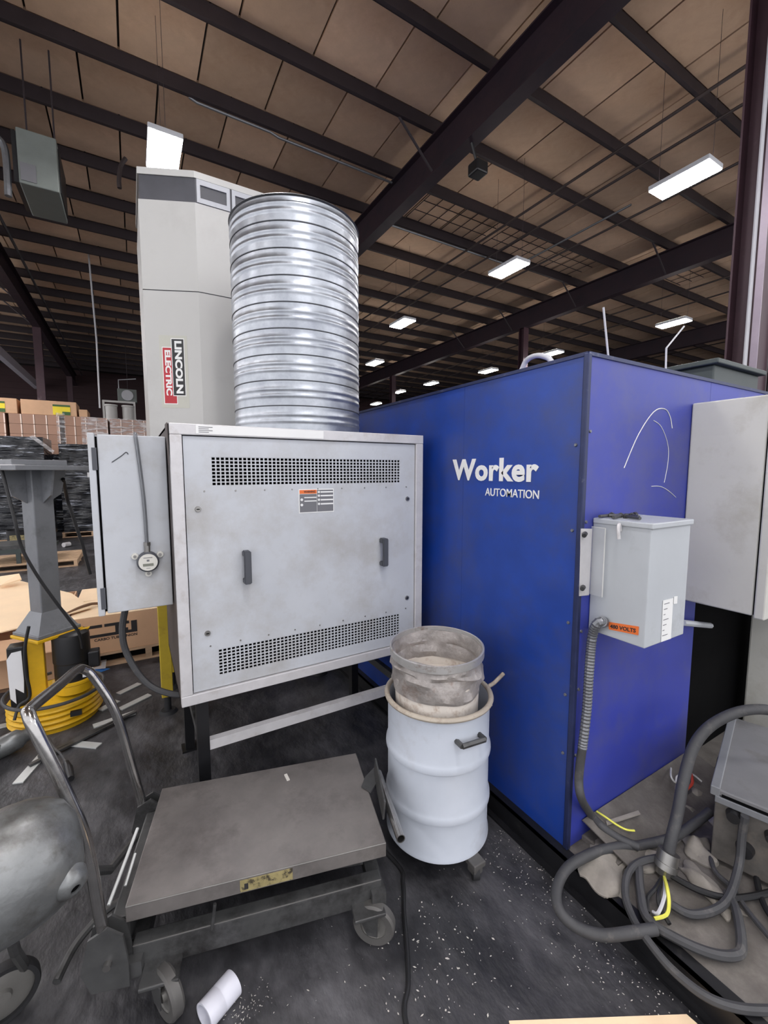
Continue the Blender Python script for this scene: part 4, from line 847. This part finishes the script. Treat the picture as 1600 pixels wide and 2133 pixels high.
w2 = wrapped('wrapped_load', 'nearer black-wrapped load with slanted film edge behind the pedestal', -3.1, -1.72, 12.4, 13.6, .13, 2.42)
mk('film_edge', slab([(-1.95, 12.36, 2.42), (-1.55, 12.37, 2.05), (-1.52, 12.38, 2.12), (-1.88, 12.37, 2.46)], (0, .01, 0)), 'film', w2)
w3 = wrapped('wrapped_load', 'black-wrapped load in the back row under the brown cartons', -2.9, -1.55, 14.45, 15.6, 0, 2.10)
w4 = wrapped('wrapped_load', 'black-wrapped load in the back row behind the control box', -1.5, .9, 14.45, 15.6, 0, 2.10)
# brown carton stacks, one carton after another
def carton_stack(x0, x1, cols, rows, y, z0, h, label, group, skip=()):
    w = (x1 - x0) / cols; src = None
    for r in range(rows):
        off = 0
        for c in range(cols):
            x = x0 + (c + .5) * w
            if src is None:
                src = thing('carton', label, 'carton', (0, 0, 0), 0, group)
                mk('carton_body', bb(-w / 2 + .004, w / 2 - .004, -.5, .5, .002, h - .002, .006), 'box_brown', src, W=False)
                mk('tape_edge', bb(w / 2 - .030, w / 2 - .004, -.503, -.499, .01, h - .008), 'box_tape', src, W=False)
                o = src
            else: o = copy_tree(src, (0, 0, 0))
            o.location = (x, y + .5, z0 + r * h)
            o['label'] = 'small brown carton, ' + ('bottom row', 'second row up', 'third row up', 'top row')[r] + ', ' + ('first', 'second', 'third', 'fourth')[c] + ' along in the ' + label
YB = 14.5
k_ = YB / 12.0
def bxk(x): return x * k_
carton_stack(bxk(-2.215), bxk(-1.345), 4, 4, YB, 2.105, .258, 'tidy stack above the pedestal', 'cartons in the tidy stack')
carton_stack(bxk(-1.262), bxk(-.44), 4, 4, YB, 2.105, .258, 'film-wrapped middle stack', 'cartons in the middle stack')
carton_stack(bxk(-.40), bxk(.55), 4, 4, YB, 2.105, .256, 'shiny stack by the white tower', 'cartons in the stack by the tower')
carton_stack(bxk(-2.75), bxk(-2.27), 2, 4, YB, 2.105, .258, 'stack cut by the picture edge', 'cartons at the picture edge')
for i, (x0, x1, lab) in enumerate(((-2.80, -2.06, 'large top carton with a yellow and green label at the picture edge'), (-2.0, -1.02, 'large wide top carton with a yellow and green label above the tidy stack'), (-.98, -.82, 'small carton alone on top of the middle stack'))):
    x0, x1 = bxk(x0), bxk(x1); hh = .38 if i < 2 else .2
    t = thing('top_carton', lab, 'carton', ((x0 + x1) / 2, YB + .5, 3.139), 0, 'cartons on top of the stacks')
    mk('carton_body', bb(x0, x1, YB + .02, YB + .9, 3.139, 3.139 + hh, .01), 'kraft', t)
    if i < 2:
        lx = x1 - .52 if i else x1 - .62; lb_ = mk('carton_label', bb(lx, lx + .38, YB + .012, YB + .02, 3.16, 3.42), 'sticker_yellow', t)
        mk('label_band', bb(lx, lx + .38, YB + .008, YB + .0125, 3.38, 3.43), 'sticker_green', lb_); mk('label_band', bb(lx + .2, lx + .38, YB + .008, YB + .0125, 3.16, 3.25), 'sticker_green', lb_)
def film_sheet(label, x0, x1, z0, z1):
    bm = B(); nx, nz = 20, 16; rng = random.Random(int(x0 * 77))
    g = [[bm.verts.new((x0 + (x1 - x0) * i / nx, YB - .02 + rng.uniform(-.012, .010), z0 + (z1 - z0) * j / nz)) for j in range(nz + 1)] for i in range(nx + 1)]
    for i in range(nx):
        for j in range(nz): bm.faces.new((g[i][j], g[i + 1][j], g[i + 1][j + 1], g[i][j + 1]))
    mk('stretch_film', bm, 'film', sm=True, label=label, cat='film', group='stretch film on the cartons')
film_sheet('wrinkled clear film over the shiny stack beside the white tower', bxk(-.40), bxk(.55), 2.12, 3.14)
film_sheet('wrinkled clear film over the middle carton stack', bxk(-.95), bxk(-.44), 2.12, 3.14)
film_sheet('hanging clear film strip between the tidy and middle stacks', bxk(-1.40), bxk(-1.24), 2.3, 3.22)
# white frame with two cylinders
wf = thing('pipe_rack', 'white pipe frame standing behind the cartons with two cylinders', 'frame', (-.2, 17, 0))
fx0, fx1 = -.71, .17
mk('post', bb(fx0 - .03, fx0 + .03, 16.97, 17.03, 0, 3.92), 'tower', wf); mk('post', bb(fx1 - .03, fx1 + .03, 16.97, 17.03, 0, 3.92), 'tower', wf); mk('crossbar', bb(fx0 - .03, fx1 + .03, 16.97, 17.03, 3.92, 3.98), 'tower', wf)
mk('shelf', bb(fx0, fx1, 16.8, 17.2, 3.28, 3.32), 'tower', wf)
for x, lab in ((-.50, 'white cylinder canister at the pipe frame post with a cord'), (-.02, 'white cylinder canister at the frame nearest the tower')):
    t = thing('canister', lab, 'canister', (x, 17, 3.32)); mk('barrel', lathe([(.001, 3.32), (.17, 3.32), (.17, 3.78), (.19, 3.79), (.19, 3.84), (.001, 3.85)], 28, (x, 17)), 'tower', t, sm=True); mk('pipe_nipple', tube([(x + .17, 17, 3.4), (x + .24, 17, 3.38)], .02, 8, smooth=False), 'tower', t)
mk('hanging_pole', tube([(-.66, 13, 6.87), (-0.605, 13, 4.89), (-0.623, 13, 3.225)], .02, 6, smooth=False), 'wire_light', label='thin white pole hanging from the roof above the cartons', cat='pole')
ff = thing('ceiling_fan_unit', 'small bright fan unit hanging near the back wall', 'fan', (.0, 20, 4.4))
mk('housing', bb(-.35, .3, 19.8, 20.3, 4.35, 4.85, .02), 'heater', ff); mk('bracket', tube([(-.3, 20, 4.85), (-.3, 20, 5.2), (.3, 20, 5.3)], .02, 6, smooth=False), 'wire_light', ff); mk('grille', cy((-.02, 19.79, 4.6), (-.02, 19.75, 4.6), .2), 'wire_light', ff)
mk('drop_rod', tube([(0, 20, 4.85), (0, 20, 6.6)], .012, 6, smooth=False), 'purlin', ff)

# ------------------------------------------------------------------ unit heater under the roof
hk = 6.5 / 4.5
HX0, HX1, HZ0, HZ1 = -.94, -.575, 4.885, 5.47
ht = thing('unit_heater', 'dull grey box heater hanging from the roof at upper left', 'heater', (-.75, 6.8, 4.88))
mk('casing', bb(HX0, HX1, 6.5, 7.25, HZ0, HZ1, .012), 'heater', ht)
mk('side_louver', bb(HX1, HX1 + .012, 6.6, 7.2, HZ0 + .05, HZ1 - .05), 'black_plastic', ht)
mk('notice', bb(HX0 + .02, HX0 + .16, 6.492, 6.499, HZ0 + .03, HZ0 + .22), 'sticker_grey', ht)
mk('fan_guard', bb(HX0 - .05, HX0, 6.55, 7.2, HZ0 + .02, HZ1 - .02), 'black_plastic', ht)
for x in (HX0 + .05, HX1 - .05): mk('hanger_rod', tube([(x, 6.9, HZ1), (x, 6.9, 6.68)], .01, 6, smooth=False), 'purlin', ht)
mk('gas_pipe', tube([(HX0 - .12, 6.6, 4.75), (HX0 - .12, 6.6, 5.25), (HX0 - .22, 6.6, 5.5), (HX0 - .26, 6.6, 6.6)], .035, 8), 'conduit', label='crooked grey pipe hanging beside the unit heater', cat='pipe', sm=True)
mk('roof_camera', cyl(bb(4.22, 4.42, 4.70, 4.9, 5.72, 5.88, .02), (4.3, 4.8, 5.88), (4.2, 4.8, 6.1), .02), 'black_plastic', label='small dark floodlight box under the big near beam', cat='floodlight')
mk('roof_hook', tube([(0.135, 7.5, 6.086), (0.071, 7.5, 5.968), (0.038, 7.5, 5.786), (0.038, 7.5, 5.658)], .03, 6), 'pipe_dark', label='dark curved hook dangling behind the tower top', cat='hook')

# ================================================================== WELDER AND CABLES ON THE PLATFORM
wl = thing('welding_machine', 'dusty grey welding machine with knobs on the platform', 'welder', (1.925, .695, .095), R(16))
def wm(n, bm, m, par=None, **k): return mk(n, bm, m, par or wl, W=False, **k)
wm('case', bb(.012, .66, -.42, 0, .03, .305, .006), 'welder'); wm('front_panel', bb(0, .014, -.42, 0, .02, .29, .004), 'welder_front')
wm('top_cover', bb(-.006, .67, -.43, .01, .290, .315, .005), 'welder'); wm('edge_trim', bb(-.01, .68, -.014, .016, .285, .322, .003), 'stand'); wm('front_rail', bb(-.012, .004, -.43, 0, .262, .288, .002), 'stand'); wm('top_gap', bb(-.008, -.002, -.43, -.02, .289, .300), 'interior')
for (x, y) in ((.06, -.05), (.06, -.37), (.6, -.05), (.6, -.37)): wm('foot', bb(x - .02, x + .02, y - .02, y + .02, 0, .03), 'rubber')
for (y, z, r) in ((-.06, .235, .026), (-.17, .215, .022), (-.10, .12, .030), (-.21, .11, .030), (-.27, .20, .02)): wm('knob', cy((0, y, z), (-.028, y, z), r, r * .8, 20), 'black_plastic', sm=True)
wm('louver', bb(-.003, .001, -.40, -.30, .05, .25), 'black_plastic')
# heavy conduit that arches out of the welder and ends in a connector
hc = thing('armoured_cable', 'thick grey cable arching over the welder, ending in a silver connector', 'cable', (1.746, 0.776, 0.1))
mk('sheath', tube([(2.2, 0.581, 0.684), (2.15, 0.641, 0.693), (2.08, 0.701, 0.671), (2, 0.757, 0.608), (1.93, 0.782, 0.527), (1.86, 0.779, 0.42), (1.8, 0.767, 0.308), (1.74, 0.758, 0.221), (1.72, 0.757, 0.16)], .0205, 10), 'cable', hc, sm=True)
c0, c1_ = Vector((1.725, 0.755, 0.182)), Vector((1.69, 0.754, 0.103))
mk('connector', cyl(cyl(cyl(B(), c0, c0.lerp(c1_, .45), .037, seg=20), c0.lerp(c1_, .45), c0.lerp(c1_, .7), .041, seg=20), c0.lerp(c1_, .7), c1_, .034, .028, seg=20), 'screw', hc, sm=True)
def w_(pts, r, m, n='loose_wire'): mk(n, tube(pts, r, 6), m, hc, sm=True)
w_([c1_, (1.596, 0.697, 0.15), (1.565, 0.675, 0.13), (1.523, 0.662, 0.12), (1.477, 0.678, 0.115)], .006, 'wire_yellow')
w_([c1_, (1.569, 0.723, 0.14), (1.529, 0.727, 0.12), (1.487, 0.703, 0.11)], .007, 'cable_black'); w_([c1_, (1.56, 0.707, 0.14), (1.531, 0.686, 0.12), (1.509, 0.644, 0.11)], .007, 'cable_black'); w_([c1_, (1.58, 0.696, 0.14), (1.509, 0.68, 0.12), (1.501, 0.695, 0.11)], .006, 'wire_light')
mk('stretched_cable', tube([(1.706, 0.859, 0.13), (1.849, 0.801, 0.13), (1.706, 0.859, 0.13)][:1] + [(1.631, 0.894, 0.135), (1.518, 0.924, 0.14), (1.372, 0.937, 0.14), (1.268, 0.91, 0.13), (1.217, 0.861, 0.12), (1.234, 0.806, 0.1), (1.286, 0.744, 0.1), (1.363, 0.685, 0.125), (1.436, 0.654, 0.125)], .0185, 10), 'cable', sm=True, label='thickest cable loop hanging over the black platform edge', cat='cable')
mk('cable_end', tube([(1.706, 0.859, 0.13), (1.854, 0.805, 0.14), (1.964, 0.784, 0.16), (2.066, 0.759, 0.2)], .0175, 10), 'cable', sm=True, label='thick cable running from the ribbed conduit to the welder front', cat='cable')
mk('thin_cable_loop', tube([(1.734, 0.773, 0.14), (1.631, 0.809, 0.14), (1.549, 0.811, 0.13), (1.468, 0.773, 0.12), (1.41, 0.711, 0.12), (1.382, 0.648, 0.12), (1.371, 0.57, 0.11), (1.383, 0.485, 0.11), (1.434, 0.422, 0.11), (1.523, 0.364, 0.11)], .013, 8), 'cable', sm=True, label='thin cable loop curving across the platform to the picture corner', cat='cable')
mk('inner_cable_loop', tube([(1.624, 0.813, 0.13), (1.525, 0.75, 0.12), (1.452, 0.686, 0.12), (1.471, 0.604, 0.12), (1.517, 0.528, 0.12), (1.575, 0.486, 0.12), (1.629, 0.487, 0.12), (1.744, 0.542, 0.12), (1.797, 0.59, 0.12)], .015, 8), 'cable', sm=True, label='long oval cable loop lying in the middle of the platform', cat='cable')
mk('double_cable', tube([(1.576, 0.669, 0.12), (1.598, 0.619, 0.12), (1.689, 0.584, 0.12), (1.782, 0.578, 0.13), (1.897, 0.595, 0.18), (1.93, 0.604, 0.275), (1.93, 0.6, 0.356)], .014, 8), 'cable', sm=True, label='cable rising to the welder front socket', cat='cable')
mk('black_hose', tube([(1.692, 0.734, 0.12), (1.715, 0.655, 0.12), (1.768, 0.587, 0.12), (1.847, 0.544, 0.12), (1.967, 0.501, 0.12)], .011, 8), 'cable_black', sm=True, label='thin black hose lying past the silver connector', cat='hose')
mk('back_hose', tube([(2.398, 1.042, 0.12), (2.428, 0.967, 0.13), (2.492, 0.908, 0.13), (2.604, 0.932, 0.14)], .012, 8), 'cable_black', sm=True, label='black hose against the dark opening behind the welder', cat='hose')
mk('plug', cyl(cyl(B(), (1.982, 0.707, 0.2), (2.025, 0.685, 0.24), .03, seg=16), (2.025, 0.685, 0.24), (2.053, 0.665, 0.27), .036, seg=16), 'dust_cloth', sm=True, label='dusty round plug pushed in the welder front', cat='plug')
mk('ground_wire', tube([(1.646, 1.005, 0.2), (1.65, 0.967, 0.2), (1.675, 0.933, 0.18), (1.697, 0.905, 0.17), (1.727, 0.888, 0.165)], .004, 6), 'wire_yellow', sm=True, label='thin yellow wire at the foot of the blue side wall', cat='wire')
mk('red_wire', tube([(2.251, 0.914, 0.2), (2.198, 0.886, 0.19), (2.134, 0.89, 0.17)], .006, 6), 'wire_red', sm=True, label='short red wire behind the arching cable', cat='wire')
mk('white_wire', tube([(2.21, 0.984, 0.2), (2.102, 0.933, 0.23), (2.124, 0.922, 0.2), (2.166, 0.934, 0.21), (2.266, 0.92, 0.19), (2.282, 0.881, 0.17)], .004, 6), 'wire_white', sm=True, label='thin white wire curl behind the arching cable', cat='wire')
mk('slack_cable', tube([(2.057, 0.585, 0.2), (2.019, 0.581, 0.13), (1.924, 0.542, 0.115), (1.844, 0.489, 0.115), (1.8, 0.425, 0.115)], .010, 8), 'cable_black', sm=True, label='thin dark cable dropping from the welder at the picture edge', cat='cable')
mk('curved_cable', tube([(1.942, 0.706, 0.115), (1.864, 0.654, 0.115), (1.84, 0.591, 0.115), (1.786, 0.523, 0.115), (1.74, 0.443, 0.115)], .009, 8), 'cable', sm=True, label='thin grey cable on the platform in front of the welder', cat='cable')
mk('steel_offcut', slab([(1.652, 0.967, 0.178), (1.827, 0.929, 0.178), (1.818, 0.915, 0.176), (1.639, 0.954, 0.176)], (0, 0, .005)), 'dust_cloth', label='dusty narrow steel offcut on the plate by the blue wall', cat='scrap')
# heaps of dusty rags and loose plates on the platform
def rag(u, sx, sy, hh, a, lab, seed):
    bm = B(); rng = random.Random(seed); n = 12; rows = []
    for i in range(n + 1):
        row = []
        for j in range(n + 1):
            x, y = (i / n - .5) * 2, (j / n - .5) * 2; e = max(0, 1 - max(abs(x), abs(y)) ** 2)
            z = hh * e * (.55 + .45 * math.sin(3.1 * x + seed) * math.cos(2.7 * y - seed)) + rng.uniform(0, .004) * (e > 0)
            k = 1 + .14 * math.sin(5 * x + 3 * y + seed); row.append(bm.verts.new((x * sx * k, y * sy * k, max(0, z))))
        rows.append(row)
    for i in range(n):
        for j in range(n): bm.faces.new((rows[i][j], rows[i + 1][j], rows[i + 1][j + 1], rows[i][j + 1]))
    g = bmesh.ops.extrude_face_region(bm, geom=bm.faces[:]); bmesh.ops.translate(bm, vec=(0, 0, .006), verts=[v for v in g['geom'] if isinstance(v, bmesh.types.BMVert)])
    bmesh.ops.recalc_face_normals(bm, faces=bm.faces[:])
    mk('rag', xform(bm, Matrix.Translation((u[0], u[1], .097)) @ Matrix.Rotation(R(a), 4, 'Z')), 'dust_cloth', sm=True, label=lab, cat='rag')
rag((1.541, 0.897, 0.1), .13, .07, .04, 20, 'crumpled dusty rag inside the thick cable loop', 1)
rag((1.693, 0.909, 0.1), .10, .05, .045, -30, 'dusty rag heap beside the yellow wire', 2)
rag((1.496, 0.849, 0.1), .07, .04, .02, 50, 'flat dusty glove-like rag at the platform edge', 3)
rag((1.78, 0.643, 0.1), .10, .04, .03, 70, 'grey rag next to the welder foot', 4)
rag((2.168, 0.901, 0.1), .10, .07, .09, 10, 'dusty rag heap behind the arching cable', 5)
rag((1.702, 0.826, 0.1), .08, .05, .03, -20, 'dusty rag under the silver connector', 6)
rag((1.934, 0.741, 0.1), .07, .05, .04, 40, 'small dusty rag in front of the welder', 7)
for o in SC.objects:
    if '_m' in o: del o['_m']
